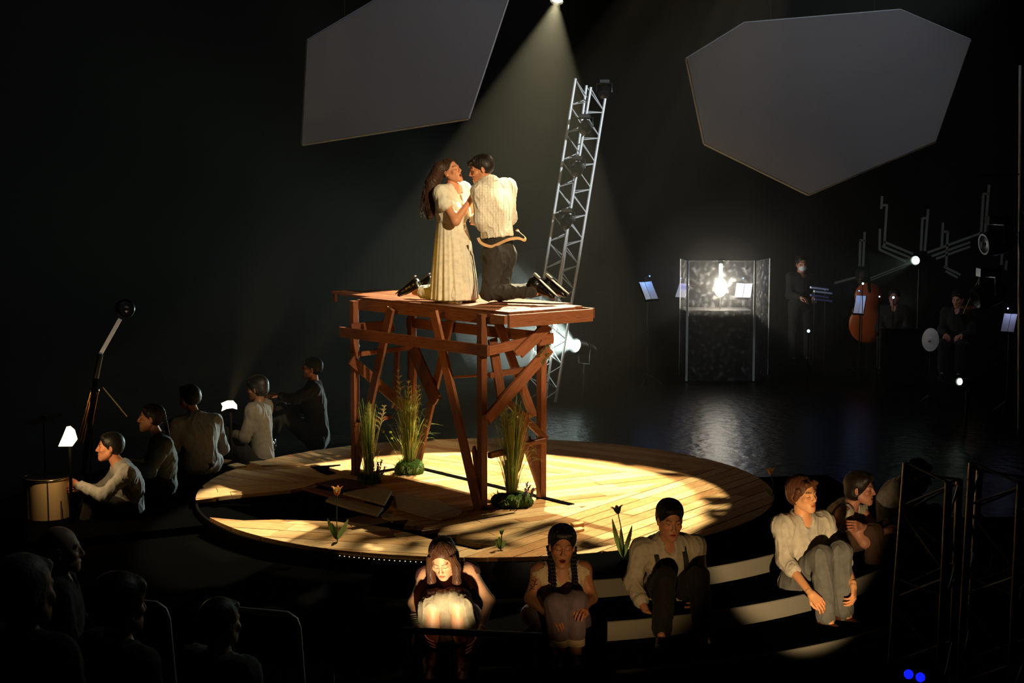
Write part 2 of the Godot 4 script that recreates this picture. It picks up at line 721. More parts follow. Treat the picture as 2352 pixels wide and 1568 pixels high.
func rim_point(r: float, deg: float, y: float) -> Vector3:   # degrees from straight towards the house, growing to the house right
	return Vector3(HUB.x + r * sin(deg_to_rad(deg)), y, HUB.z + r * cos(deg_to_rad(deg)))


func arc_slab(st: SurfaceTool, r0: float, r1: float, d0: float, d1: float, y0: float, y1: float) -> void:
	var n := maxi(2, int((d1 - d0) / 3.0))
	var b := minf(0.006, (y1 - y0) * 0.3)
	for i in n:
		var a := lerpf(d0, d1, float(i) / n)
		var c := lerpf(d0, d1, float(i + 1) / n)
		st.set_smooth_group(1)
		quad(st, rim_point(r1, a, y0), rim_point(r1, c, y0), rim_point(r1, c, y1 - b), rim_point(r1, a, y1 - b))
		st.set_smooth_group(2)
		quad(st, rim_point(r1, a, y1 - b), rim_point(r1, c, y1 - b), rim_point(r1 - b, c, y1), rim_point(r1 - b, a, y1))
		st.set_smooth_group(3)
		quad(st, rim_point(r1 - b, a, y1), rim_point(r1 - b, c, y1), rim_point(r0, c, y1), rim_point(r0, a, y1))
		st.set_smooth_group(4)
		if r0 > 0.01: quad(st, rim_point(r0, a, y1), rim_point(r0, c, y1), rim_point(r0, c, y0), rim_point(r0, a, y0))
	if d1 - d0 < 359:
		st.set_smooth_group(-1)
		quad(st, rim_point(r0, d0, y0), rim_point(r1, d0, y0), rim_point(r1, d0, y1), rim_point(r0, d0, y1))
		quad(st, rim_point(r1, d1, y0), rim_point(r0, d1, y0), rim_point(r0, d1, y1), rim_point(r1, d1, y1))


func arc(r0: float, r1: float, d0: float, d1: float, y0: float, y1: float) -> ArrayMesh:
	var st := begin()
	arc_slab(st, r0, r1, d0, d1, y0, y1)
	return done(st)



func build_setting() -> void:
	struct("floor", solid(Vector3(32, 0.3, 19), Vector3(0, -0.3, -9.5)), M.black_floor, "black glossy stage floor round and behind the wooden disc")
	struct("floor_front", solid(Vector3(32, 0.3, 17), Vector3(0, -0.585, 8.3)), M.tread)
	struct("wall_back", solid(Vector3(32, 11, 0.3), Vector3(0, 4.3, -17.6)), M.wall)
	struct("wall_left", solid(Vector3(0.3, 11, 36), Vector3(-16, 4.3, -0.8)), M.wall)
	struct("wall_right", solid(Vector3(0.3, 11, 36), Vector3(16, 4.3, -0.8)), M.wall)
	struct("wall_front", solid(Vector3(32, 11, 0.3), Vector3(0, 4.3, 16.9)), M.wall)
	struct("ceiling", solid(Vector3(32.4, 0.3, 35.4), Vector3(0, 9.4, -0.5)), M.wall)
	# steps: arcs round the disc, black treads with pale risers
	var steps := [
		[2.73, 3.45, 13.0, 100.0, -0.146, -0.004], [3.45, 4.02, 13.0, 95.0, -0.291, -0.146], [4.02, 4.62, 11.5, 85.0, -0.434, -0.291],
		[2.73, 3.86, -17.0, 12.5, -0.434, -0.29], [2.73, 4.2, -62.0, -17.2, -0.434, -0.146], [2.73, 4.2, -125.0, -62.2, -0.434, -0.08]]
	for i in steps.size():
		var s: Array = steps[i]
		var o := struct("trim_%d" % (i + 1), arc(s[0] if i != 2 else 3.44, s[1], s[2], s[3], -0.434 if i < 3 and i > 0 else s[4], s[5]), M.tread, "black curved step round the wooden stage")
		part("riser", arc(s[1] + 0.001, s[1] + 0.013, s[2] + 0.1, s[3] - 0.1, s[4] + 0.002, s[5] - 0.006), M.riser if i < 3 else M.tread, o)


# ---------------------------------------------------------------- the plank stage
func flat(p: Vector3) -> Vector2: return Vector2(p.x, p.z)


func px_poly(pts: Array, y: float) -> PackedVector2Array:
	var out := PackedVector2Array()
	for p in pts: out.append(flat(at_y(p[0], p[1], y)))
	return out


func half_plane(p: Vector2, n: Vector2) -> PackedVector2Array:   # everything on the side of p that n points to
	n = n.normalized()
	var t := Vector2(-n.y, n.x)
	return PackedVector2Array([p + t * 20, p - t * 20, p - t * 20 + n * 20, p + t * 20 + n * 20])


func circle(r: float, n := 96) -> PackedVector2Array:
	var out := PackedVector2Array()
	for i in n: out.append(Vector2(HUB.x + r * sin(TAU * i / n), HUB.z + r * cos(TAU * i / n)))
	return out


func cut_by(list: Array, hole: PackedVector2Array) -> Array:
	var out := []
	for p in list:
		for q in Geometry2D.clip_polygons(p, hole):
			if not Geometry2D.is_polygon_clockwise(q): out.append(q)
	return out


func kept_in(list: Array, zone: PackedVector2Array) -> Array:
	var out := []
	for p in list: out.append_array(Geometry2D.intersect_polygons(p, zone))
	return out


func floor_frame(dir: Vector2, y: float) -> Transform3D:
	dir = dir.normalized()
	return Transform3D(Basis(Vector3(dir.x, 0, dir.y), Vector3(dir.y, 0, -dir.x), Vector3.UP), Vector3(0, y, 0))


func to_frame(poly: PackedVector2Array, dir: Vector2) -> PackedVector2Array:
	dir = dir.normalized()
	var out := PackedVector2Array()
	for p in poly: out.append(Vector2(p.dot(dir), p.dot(Vector2(dir.y, -dir.x))))
	return out


func lay_planks(zone: Array, dir: Vector2, width: float, length: float, parent: Node3D, rng: RandomNumberGenerator) -> void:
	dir = dir.normalized()
	var side := Vector2(dir.y, -dir.x)
	var base := Vector2(HUB.x, HUB.z)
	var row := -30
	while row <= 30:
		var u := -4.4 - rng.randf() * length
		while u < 4.4:
			var l := length * rng.randf_range(0.7, 1.3)
			var a := base + dir * (u + 0.002) + side * (row * width + 0.0025)
			var b := base + dir * (u + l - 0.002) + side * (row * width + 0.0025)
			var w := side * (width - 0.008)
			var poly := PackedVector2Array([a, b, b + w, a + w])
			for q in kept_in(zone.map(func(z): return Geometry2D.intersect_polygons(poly, z)).reduce(func(x, y): return x + y, []), circle(RIM)):
				var area := 0.0
				for i in q.size(): area += q[i].cross(q[(i + 1) % q.size()])
				if absf(area) < 0.006: continue
				var st := begin()
				slab(st, to_frame(q, dir), 0.034, floor_frame(dir, -0.034 - rng.randf() * 0.003), 0.0025, Vector2(rng.randf() * 9, rng.randf() * 9))
				part("plank", done(st), M["deck%d" % rng.randi_range(0, 3)], parent)
			u += l
		row += 1


func loose_board(called: String, pts: Array, y: float, t: float, dir: Vector2, m: Material, parent: Node3D, rng: RandomNumberGenerator) -> void:
	var st := begin()
	slab(st, to_frame(px_poly(pts, y + t), dir), t, floor_frame(dir, y), 0.003, Vector2(rng.randf() * 9, rng.randf() * 9))
	part(called, done(st), m, parent)


func build_stage() -> void:
	var rng := RandomNumberGenerator.new()
	rng.seed = 5
	var s := struct("floor_disc", arc(0.0, RIM - 0.005, -180.0, 180.0, -0.34, -0.075), M.black, "round wooden stage with broken planks and a black gap at its front left")
	# the rim's edge stands as a black band
	part("edge_band", arc(RIM - 0.02, RIM + 0.004, -180.0, 180.0, -0.34, -0.037), M.satin_black, s)
	var disc := circle(RIM)
	# the gap: bounded by the broken ends of the planks on its far side and the curved rim on its near side
	var gap := px_poly([[330, 1150], [452, 1147], [560, 1134], [668, 1124], [700, 1118], [735, 1106], [790, 1117], [846, 1124], [868, 1122], [905, 1140], [893, 1166], [872, 1186],
		[902, 1196], [940, 1193], [928, 1206], [975, 1209], [968, 1219], [1012, 1213], [1003, 1230], [1050, 1226], [1046, 1238], [1085, 1246], [1138, 1252], [1095, 1262], [1040, 1250], [985, 1236], [900, 1212], [800, 1198], [640, 1192], [560, 1194], [470, 1186], [330, 1175]], 0.0)
	var whole := cut_by([disc], gap)
	var back_line := half_plane(Vector2(0.2, -1.25), Vector2(-0.15, -1.0))
	var right_line := half_plane(Vector2(0.47, 0.5), Vector2(0.81, 0.59))
	var front := cut_by(whole, back_line)
	var right := kept_in(front, right_line)
	var mid := cut_by(front, right_line)
	var rear := kept_in(whole, back_line)
	var near_rim := cut_by(mid, circle(RIM - 0.5))
	near_rim = kept_in(near_rim, half_plane(Vector2(0.0, 0.5), Vector2(-0.15, 1.0)))
	near_rim = cut_by(near_rim, half_plane(Vector2(0.15, 1.0), Vector2(1, 0.1)))
	for q in near_rim: mid = cut_by(mid, q)
	var left_line := half_plane(Vector2(-1.5, -0.8), Vector2(-1.0, 0.25))
	var left := kept_in(mid, left_line)
	mid = cut_by(mid, left_line)
	lay_planks(mid, Vector2(0.79, -0.42), 0.15, 1.5, s, rng)
	lay_planks(right, Vector2(0.59, -0.81), 0.15, 1.6, s, rng)
	lay_planks(rear, Vector2(0.8, 0.6), 0.16, 1.8, s, rng)
	lay_planks(left, Vector2(0.96, -0.28), 0.22, 0.9, s, rng)
	lay_planks(near_rim, Vector2(0.97, 0.24), 0.24, 1.3, s, rng)
	# loose and broken boards lying over the gap and the planks
	var boards := [
		[[[748, 1147], [758, 1140], [826, 1152], [881, 1165], [867, 1181], [800, 1164]], 0.002, 0.022, Vector2(0.7, 0.7), "pale_board"],
		[[[787, 1131], [820, 1124], [866, 1117], [900, 1127], [883, 1157], [860, 1150]], 0.026, 0.02, Vector2(0.7, 0.7), "pale_board"],
		[[[732, 1108], [760, 1102], [787, 1097], [812, 1101], [840, 1110], [848, 1121], [800, 1119], [760, 1116]], 0.004, 0.02, Vector2(0.8, 0.6), "tower3"],
		[[[692, 1120], [720, 1119], [790, 1134], [846, 1146], [838, 1149], [770, 1142]], 0.003, 0.018, Vector2(0.7, 0.6), "tower2"],
		[[[795, 1190], [840, 1181], [905, 1176], [926, 1182], [905, 1196], [850, 1207], [812, 1206]], -0.03, 0.02, Vector2(0.95, -0.1), "tower0"],
		[[[905, 1136], [925, 1131], [1000, 1150], [1062, 1172], [1050, 1180], [1012, 1192], [960, 1180], [911, 1165]], 0.003, 0.016, Vector2(0.7, 0.65), "pale_board"],
		[[[682, 1127], [716, 1116], [732, 1113], [724, 1118]], 0.0, 0.012, Vector2(0.9, -0.3), "pale_board"],
		[[[490, 1062], [512, 1054], [532, 1056], [522, 1061]], 0.002, 0.015, Vector2(0.9, 0.2), "pale_board"],
		[[[523, 1067], [545, 1062], [568, 1068], [540, 1071]], 0.002, 0.015, Vector2(0.9, 0.2), "deck2"],
		[[[572, 1060], [600, 1057], [700, 1065], [600, 1068]], 0.002, 0.015, Vector2(0.95, 0.1), "deck0"],
		[[[1310, 1199], [1338, 1196], [1342, 1200], [1318, 1206]], 0.0, 0.03, Vector2(0.9, -0.3), "deck1"],
		[[[1312, 1211], [1336, 1209], [1342, 1213], [1318, 1220]], -0.01, 0.03, Vector2(0.9, -0.3), "deck2"]]
	for b in boards: loose_board("broken_board", b[0], b[1], b[2], b[3], M[b[4]], s, rng)
	# the black slots the tower's sills stand in
	var d_post := A0 + E2 * SHORT
	for seg in [[d_post - E1 * 0.1, d_post + E1 * 2.4], [A0 + E2 * 0.1, d_post + E2 * 0.1]]:
		var st := begin()
		var x: Vector3 = (seg[1] - seg[0]).normalized()
		box(st, (seg[0] + seg[1]) / 2 + Vector3(0, 0.003, 0), Vector3((seg[1] - seg[0]).length(), 0.075, 0.008), Basis(x, Vector3.UP.cross(x), Vector3.UP), 0.001)
		part("sill", done(st), M.black, s)
	for b in [[[712, 1071], [781, 1066], [783, 1068], [756, 1072], [756, 1079], [772, 1086], [752, 1090], [735, 1084]]]:
		loose_board("dark_opening", b, 0.0, 0.004, Vector2(1, 0), M.black, s, rng)
	# a string of tiny lights under the front of the rim
	var dots := begin()
	for i in 17:
		ball(dots, rim_point(RIM + 0.012, -24.0 + i * 0.9, -0.045), Vector3.ONE * 0.004, Basis(), 6)
	single("light_string", done(dots), glow(Color(1, 0.85, 0.6), 2.0), "string of tiny warm lights along the lower front edge of the round stage", "string lights").set_meta("kind", "stuff")


# ---------------------------------------------------------------- the tower
func board(a: Vector3, b: Vector3, w: float, t: float, face: Vector3, rng: RandomNumberGenerator, jag0 := 0.0, jag1 := 0.0) -> ArrayMesh:
	# a board from a to b whose broad side looks along face; jag0 and jag1 are how far its ends are broken
	var x := (b - a).normalized()
	var z := (face - x * face.dot(x)).normalized()
	var y := z.cross(x)
	var l := a.distance_to(b)
	var poly := PackedVector2Array()
	var n0 := 5 if jag0 > 0 else 2
	var n1 := 5 if jag1 > 0 else 2
	for i in n0: poly.append(Vector2(rng.randf_range(0, jag0) if n0 > 2 else 0.0, w * (0.5 - float(i) / (n0 - 1))))
	for i in n1: poly.append(Vector2(l - (rng.randf_range(0, jag1) if n1 > 2 else 0.0), w * (-0.5 + float(i) / (n1 - 1))))
	var st := begin()
	slab(st, poly, t, Transform3D(Basis(x, y, z), a - z * t / 2), 0.003, Vector2(rng.randf() * 9, rng.randf() * 9))
	return done(st)


func build_tower() -> void:
	var rng := RandomNumberGenerator.new()
	rng.seed = 21
	var t := thing("timber_tower", "tall red-brown timber tower of nailed posts, rails and broken braces under the kneeling couple", "tower", A0 + E1 * LONG / 2 + E2 * SHORT / 2)
	var nf := -E2      # the long front side looks to the house left
	var nr := E1       # the short side looks to the house right
	var corner := [A0, A0 + E1 * LONG, A0 + E1 * LONG + E2 * SHORT, A0 + E2 * SHORT]
	for i in 4:
		var st := begin()
		var c: Vector3 = corner[i] + Vector3(0, (TOP - 0.03) / 2, 0)
		box(st, c, Vector3(TOP - 0.035, 0.066, 0.066), Basis(Vector3.UP, E1, Vector3.UP.cross(E1)), 0.004)
		part("post", done(st), M["tower%d" % (i % 3)], t)
	# deck boards run along the long side and break off unevenly at the left
	var fc := at_y(1169, 717, TOP)
	var ends_l := [2.31, 2.86, 3.20, 3.24, 3.05, 3.12, 2.85, 2.55]
	var ends_r := [0.0, 0.0, 0.0, 0.01, 0.02, 0.03, 0.08, 0.4]
	for i in 8:
		var wd := 0.137
		var o := fc + E2 * (wd * (i + 0.5)) + Vector3(0, -0.011, 0)
		part("deck_board", board(o - E1 * ends_l[i], o - E1 * ends_r[i], wd - 0.004, 0.024, Vector3.UP, rng, 0.05, 0.0 if i < 6 else 0.02), M["tower%d" % [1, 0, 2, 1, 0, 2, 0, 1][i]], t)
	# fascias under the deck
	var low := Vector3(0, -0.073, 0)
	part("fascia", board(fc - E1 * 2.3 - E2 * 0.0 + low, fc - E1 * 0.18 + low, 0.1, 0.03, nf, rng), M.tower0, t)
	part("fascia", board(fc - E1 * 0.2 - E2 * 0.034 + low + Vector3(0, 0.008, 0), fc + E1 * 0.0 - E2 * 0.034 + low + Vector3(0, 0.008, 0), 0.075, 0.03, nf, rng), M.tower2, t)
	part("fascia", board(fc - E2 * 0.02 + E1 * 0.018 + low + Vector3(0, -0.004, 0), fc + E2 * 0.97 + E1 * 0.018 + low + Vector3(0, -0.004, 0), 0.112, 0.03, nr, rng), M.tower2, t)
	part("fascia", board(fc - E1 * 2.2 + E2 * 1.1 + low, fc + E2 * 1.1 - E1 * 0.1 + low, 0.09, 0.03, nf, rng), M.tower1, t)
	var lip := fc - E1 * 3.22 + E2 * 0.34
	part("hanging_strip", board(lip + Vector3(0, -0.02, 0), lip + Vector3(0, -0.115, 0), 0.03, 0.025, nr, rng), M.tower2, t)
	# everything below is [plane, offset outwards, from, to, width, thickness, broken ends, wood]
	var pf := A0
	var pr := A0 + E1 * LONG
	var pb := A0 + E2 * SHORT
	var pl := A0
	var sides := {"front": [pf, nf], "right": [pr, nr], "back": [pb, nf], "left": [pl, nr]}
	var list := [
		["rail", "front", 0.05, [782, 762], [1122, 806], 0.10, 0.03, 0.0, 0.0, 1],
		["brace", "front", -0.02, [898, 708], [812, 1099], 0.095, 0.03, 0.0, 0.0, 3],
		["brace", "front", 0.015, [996, 716], [1100, 1174], 0.10, 0.03, 0.0, 0.0, 2],
		["brace", "back", 0.02, [1038, 722], [957, 1074], 0.085, 0.03, 0.0, 0.0, 1],
		["rail", "back", -0.03, [935, 740], [1226, 772], 0.10, 0.025, 0.0, 0.0, 1],
		["rail", "left", 0.03, [806, 757], [908, 748], 0.12, 0.025, 0.0, 0.06, 3],
		["rail", "left", -0.02, [806, 815], [950, 797], 0.045, 0.04, 0.0, 0.05, 0],
		["brace", "left", 0.04, [806, 826], [932, 936], 0.10, 0.025, 0.0, 0.05, 3],
		["broken_board", "back", 0.06, [946, 795], [1006, 930], 0.17, 0.022, 0.03, 0.22, 3],
		["broken_board", "back", 0.09, [912, 800], [906, 945], 0.075, 0.022, 0.02, 0.12, 1],
		["broken_board", "back", 0.05, [944, 905], [950, 810], 0.085, 0.022, 0.0, 0.10, 2],
		["rail", "left", 0.02, [808, 976], [908, 954], 0.035, 0.05, 0.0, 0.14, 0],
		["rail", "back", 0.0, [1040, 866], [1130, 860], 0.022, 0.03, 0.0, 0.0, 2],
		["rail", "right", 0.05, [1112, 808], [1262, 772], 0.085, 0.03, 0.0, 0.0, 2],
		["broken_board", "right", 0.10, [1262, 744], [1186, 818], 0.105, 0.025, 0.03, 0.05, 2],
		["cleat", "right", 0.075, [1234, 784], [1270, 776], 0.095, 0.03, 0.06, 0.0, 2],
		["brace", "right", 0.055, [1266, 796], [1116, 966], 0.105, 0.03, 0.03, 0.03, 2],
		["board", "right", -0.03, [1131, 778], [1152, 915], 0.095, 0.025, 0.0, 0.0, 1],
		["brace", "right", -0.45, [1140, 728], [1226, 958], 0.085, 0.03, 0.0, 0.02, 1],
		["rail", "right", -0.04, [1124, 862], [1254, 840], 0.05, 0.035, 0.0, 0.0, 1],
		["brace", "right", -0.01, [1160, 916], [1258, 1012], 0.06, 0.03, 0.02, 0.03, 1],
		["broken_board", "right", 0.065, [1205, 944], [1186, 1094], 0.105, 0.026, 0.02, 0.26, 2],
		["rail", "right", 0.0, [1124, 1046], [1184, 1031], 0.05, 0.05, 0.0, 0.08, 2],
		["rail", "right", 0.0, [1198, 1023], [1250, 1011], 0.045, 0.05, 0.05, 0.0, 0],
		["brace", "right", -0.02, [1216, 1000], [1248, 1150], 0.055, 0.03, 0.08, 0.0, 3],
		["broken_board", "front", -0.10, [1090, 1022], [1103, 1130], 0.085, 0.02, 0.10, 0.10, 0],
		["brace", "right", -0.40, [1186, 958], [1243, 1128], 0.06, 0.03, 0.0, 0.0, 3]]
	for b in list:
		var p: Vector3 = sides[b[1]][0] + sides[b[1]][1] * (0.033 + b[2])
		var n: Vector3 = sides[b[1]][1]
		var m: Mesh = board(on_plane(b[3][0], b[3][1], p, n), on_plane(b[4][0], b[4][1], p, n), b[5], b[6], n, rng, b[7], b[8])
		part(b[0], m, M["tower%d" % b[9]], t)
# ---------------------------------------------------------------- people: templates
var head_cache := {}
var hand_cache := {}

func head_shape(female: bool, mouth: float, cell: float, eyes_open := 0.0) -> Array:
	# a head about its own centre: y up, z towards the face, in metres, with tints for lips, brows and lashes as ratios of the skin
	var key := "%s %.2f %.4f %.1f" % [female, mouth, cell, eyes_open]
	if head_cache.has(key): return head_cache[key]
	var I := Basis()
	var j := 0.92 if female else 1.0
	var drop := mouth * 0.014
	var p := [
		E(Vector3(0, 0.034, -0.014), Vector3(0.075, 0.087, 0.096), I, 0.02),
		E(Vector3(0, -0.030, 0.026), Vector3(0.060 * j, 0.084, 0.066), I, 0.03),
		C(Vector3(-0.050 * j, -0.052, 0.004), Vector3(-0.014, -0.098 - drop, 0.066), 0.020, 0.018, 0.03),
		C(Vector3(0.050 * j, -0.052, 0.004), Vector3(0.014, -0.098 - drop, 0.066), 0.020, 0.018, 0.03),
		E(Vector3(0, -0.101 - drop, 0.073), Vector3(0.019 * j, 0.016, 0.016), I, 0.02),
		E(Vector3(0, -0.070, 0.068), Vector3(0.034, 0.024, 0.024), I, 0.02),
		E(Vector3(-0.040, -0.022, 0.062), Vector3(0.024, 0.020, 0.022), I, 0.02),
		E(Vector3(0.040, -0.022, 0.062), Vector3(0.024, 0.020, 0.022), I, 0.02),
		C(Vector3(-0.034, 0.023, 0.076), Vector3(0.034, 0.023, 0.076), 0.011 if female else 0.013, 0.011 if female else 0.013, 0.016),
		cutE(Vector3(-0.032, 0.002, 0.096), Vector3(0.018, 0.012, 0.014), I, 0.014),
		cutE(Vector3(0.032, 0.002, 0.096), Vector3(0.018, 0.012, 0.014), I, 0.014),
		E(Vector3(-0.031, 0.001, 0.0735), Vector3(0.0135, 0.0120, 0.0125), I, 0.004),
		E(Vector3(0.031, 0.001, 0.0735), Vector3(0.0135, 0.0120, 0.0125), I, 0.004),
		C(Vector3(0, 0.016, 0.087), Vector3(0, -0.026, 0.108), 0.0075, 0.0105, 0.010),
		E(Vector3(0, -0.031, 0.108), Vector3(0.011, 0.009, 0.011), I, 0.006),
		E(Vector3(-0.0115, -0.034, 0.099), Vector3(0.008, 0.007, 0.009), I, 0.006),
		E(Vector3(0.0115, -0.034, 0.099), Vector3(0.008, 0.007, 0.009), I, 0.006),
		C(Vector3(-0.020, -0.0655, 0.085), Vector3(0, -0.062, 0.0925), 0.0045, 0.0062, 0.006),
		C(Vector3(0.020, -0.0655, 0.085), Vector3(0, -0.062, 0.0925), 0.0045, 0.0062, 0.006),
		C(Vector3(-0.018, -0.0715 - drop, 0.0845), Vector3(0.018, -0.0715 - drop, 0.0845), 0.0055, 0.0055, 0.006),
		E(Vector3(0, -0.0755 - drop, 0.0885), Vector3(0.014, 0.0062, 0.007), I, 0.006),
		cutE(Vector3(0, -0.0675 - drop * 0.5, 0.099), Vector3(0.019, 0.0016 + drop * 0.75, 0.020), I, 0.002 + mouth * 0.002),
	]
	for s in [-1.0, 1.0]:
		var b := Basis(Vector3.UP, s * 0.35)
		p.append(E(Vector3(s * 0.0765, -0.006, -0.012), Vector3(0.008, 0.032, 0.019), b, 0.004))
		p.append(E(Vector3(s * 0.073, -0.028, -0.006), Vector3(0.007, 0.012, 0.010), b, 0.006))
		p.append(cutE(Vector3(s * 0.0855, -0.002, -0.006), Vector3(0.006, 0.019, 0.009), b, 0.003))
	var a := flesh(p, cell)
	var cs := PackedColorArray()
	for q in a[0]:
		var c := Color(1, 1, 1)
		var x := absf(q.x)
		if q.z > 0.05:
			var by := 0.0235 + 0.006 * sin(clampf((x - 0.012) / 0.036, 0, 1) * 2.4)
			var thick := 0.0038 if female else 0.0052
			if x > 0.011 and x < 0.048 and absf(q.y - by) < thick: c = c.lerp(Color(0.16, 0.11, 0.09), 0.85)
			var ly := -0.003 - 0.0035 * (1.0 - pow((x - 0.031) / 0.014, 2))
			if eyes_open > 0.5 and absf(x - 0.031) < 0.014 and absf(q.y - 0.001) < 0.0055 * (1.0 - pow((x - 0.031) / 0.0145, 2)):
				c = Color(0.10, 0.07, 0.06) if absf(x - 0.031) < 0.0055 else Color(1.0, 1.05, 1.1)
			elif absf(x - 0.031) < 0.015 and absf(q.y - ly - (0.009 if eyes_open > 0.5 else 0.0)) < 0.0024: c = Color(0.13, 0.09, 0.08)
			if x < 0.023 and q.y < -0.057 and q.y > -0.0825 - drop and q.z > 0.078:
				var e := 1.0 - pow(x / 0.023, 2)
				if q.y < -0.0665 + 0.009 * e and q.y > -0.0715 - drop - 0.010 * e: c = Color(0.80, 0.42, 0.40)
				if absf(q.y + 0.0675 + drop * 0.5) < 0.0014 + drop * 0.72 * e and q.z < 0.0965: c = Color(0.14, 0.05, 0.05)
			if pow((x - 0.042) / 0.02, 2) + pow((q.y + 0.025) / 0.016, 2) < 1.0: c = c * Color(1.0, 0.88, 0.85)
		cs.append(c)
	a.append(cs)
	head_cache[key] = a
	return a


func hand_shape(curl: float, spread: float, cell: float) -> Array:
	# a right hand from the wrist: fingers along y, palm towards z, thumb on -x
	var key := "%.2f %.2f %.4f" % [curl, spread, cell]
	if hand_cache.has(key): return hand_cache[key]
	var p := [C(Vector3(0, -0.02, 0), Vector3(0, 0.012, 0), 0.024, 0.026, 0.01)]
	var kx := [-0.030, -0.010, 0.011, 0.030]
	var ky := [0.090, 0.094, 0.090, 0.082]
	var len := [[0.042, 0.026, 0.020], [0.047, 0.030, 0.021], [0.043, 0.028, 0.020], [0.034, 0.021, 0.018]]
	for f in 4:
		var k := Vector3(kx[f], ky[f], 0)
		p.append(C(Vector3(kx[f] * 0.55, 0.01, 0), k, 0.0165, 0.0115, 0.012))
		var at := k
		var bend := 0.12
		var out := (f - 1.5) * spread
		for j in 3:
			bend += curl * [0.75, 1.0, 0.7][j] * (1.0 + 0.07 * f)
			var d := Vector3(sin(out) * cos(bend), cos(out) * cos(bend), sin(bend))
			var to: Vector3 = at + d * len[f][j]
			var r := [0.0098, 0.0088, 0.0080, 0.0072]
			p.append(C(at, to, r[j] * (0.9 if f == 3 else 1.0), r[j + 1] * (0.9 if f == 3 else 1.0), 0.003))
			at = to
	var t0 := Vector3(-0.018, 0.022, 0.008)
	var t1 := Vector3(-0.044, 0.056, 0.020 + curl * 0.012)
	var t2 := Vector3(-0.050 + curl * 0.016, 0.086, 0.026 + curl * 0.024)
	var t3 := Vector3(-0.044 + curl * 0.024, 0.110, 0.030 + curl * 0.032)
	p.append(C(t0, t1, 0.0165, 0.0125, 0.012))
	p.append(C(t1, t2, 0.0115, 0.0098, 0.004))
	p.append(C(t2, t3, 0.0100, 0.0080, 0.004))
	var a := tinted(flesh(p, cell), Color.WHITE)
	var cs: PackedColorArray = a[3]
	for i in a[0].size():
		if a[0][i].y > 0.085: cs[i] = Color(1.0, 0.90, 0.88)
	a[3] = cs
	hand_cache[key] = a
	return a


func torso_frame(j: Dictionary) -> Basis:
	var x: Vector3 = (j.shL - j.shR).normalized()
	var y: Vector3 = (j.nek - j.pel).normalized()
	var z := x.cross(y).normalized()
	return Basis(y.cross(z), y, z)


func torso_prims(j: Dictionary, grow: float) -> Array:
	var b := torso_frame(j)
	var w: float = j.get("w", 1.0)
	var g := grow
	var out := [
		E(j.che + b.y * 0.02, Vector3(0.150 * w + g, 0.165 + g, 0.105 * w + g), b, 0.05),
		C(j.pel + b.y * 0.02, j.che - b.y * 0.04, 0.112 * w + g, 0.108 * w + g, 0.06),
		C(j.hiR, j.hiL, 0.092 * w + g, 0.092 * w + g, 0.05),
		C(j.shR, j.nek - b.y * 0.045, 0.050 + g, 0.060 + g, 0.05),
		C(j.shL, j.nek - b.y * 0.045, 0.050 + g, 0.060 + g, 0.05),
		C(j.shR, j.che + b.y * 0.05 - b.x * 0.07, 0.052 + g, 0.09 + g, 0.05),
		C(j.shL, j.che + b.y * 0.05 + b.x * 0.07, 0.052 + g, 0.09 + g, 0.05)]
	if j.get("female", false):
		for s in [-1.0, 1.0]:
			out.append(E(j.che + b.x * 0.068 * s + b.z * 0.085 + b.y * 0.0, Vector3.ONE * (0.062 + g), b, 0.04))
	return out


func arm_prims(j: Dictionary, s: String, grow: float, share := 1.0) -> Array:
	# upper arm and forearm; share < 1 stops a sleeve early (0.5 is the elbow)
	var a: Vector3 = j["sh" + s]; var e: Vector3 = j["el" + s]; var w: Vector3 = j["wr" + s]
	var f: float = j.get("arm", 1.0)
	if share <= 0.5:
		var t := share * 2.0
		return [C(a, a.lerp(e, t), 0.054 * f + grow, lerpf(0.054, 0.040, t) * f + grow, 0.04)]
	var u := (share - 0.5) * 2.0
	return [C(a, e, 0.052 * f + grow, 0.040 * f + grow, 0.04), C(e, e.lerp(w, u), 0.041 * f + grow, lerpf(0.041, 0.027, u) * f + grow, 0.03)]


func leg_prims(j: Dictionary, s: String, grow: float, share := 1.0) -> Array:
	var h: Vector3 = j["hi" + s]; var k: Vector3 = j["kn" + s]; var a: Vector3 = j["an" + s]
	if share <= 0.5:
		var t := share * 2.0
		return [C(h, h.lerp(k, t), 0.086 + grow, lerpf(0.086, 0.058, t) + grow, 0.05)]
	var u := (share - 0.5) * 2.0
	var calf := k.lerp(a, 0.35) - torso_frame(j).z * 0.012
	var out := [C(h, k, 0.086 + grow, 0.056 + grow, 0.05), C(k, k.lerp(a, u), 0.056 + grow, lerpf(0.056, 0.037, u) + grow, 0.03)]
	if u > 0.5 and grow < 0.02: out.append(C(calf, k.lerp(a, 0.6), 0.055 + grow, 0.042 + grow, 0.03))
	return out


func head_frame(j: Dictionary) -> Transform3D:
	var b := look(j.face, j.get("up", Vector3.UP))
	var s: float = j.get("hs", 1.0)
	return Transform3D(b.scaled(Vector3.ONE * s) if false else Basis(b.x * s, b.y * s, b.z * s), j.hed)


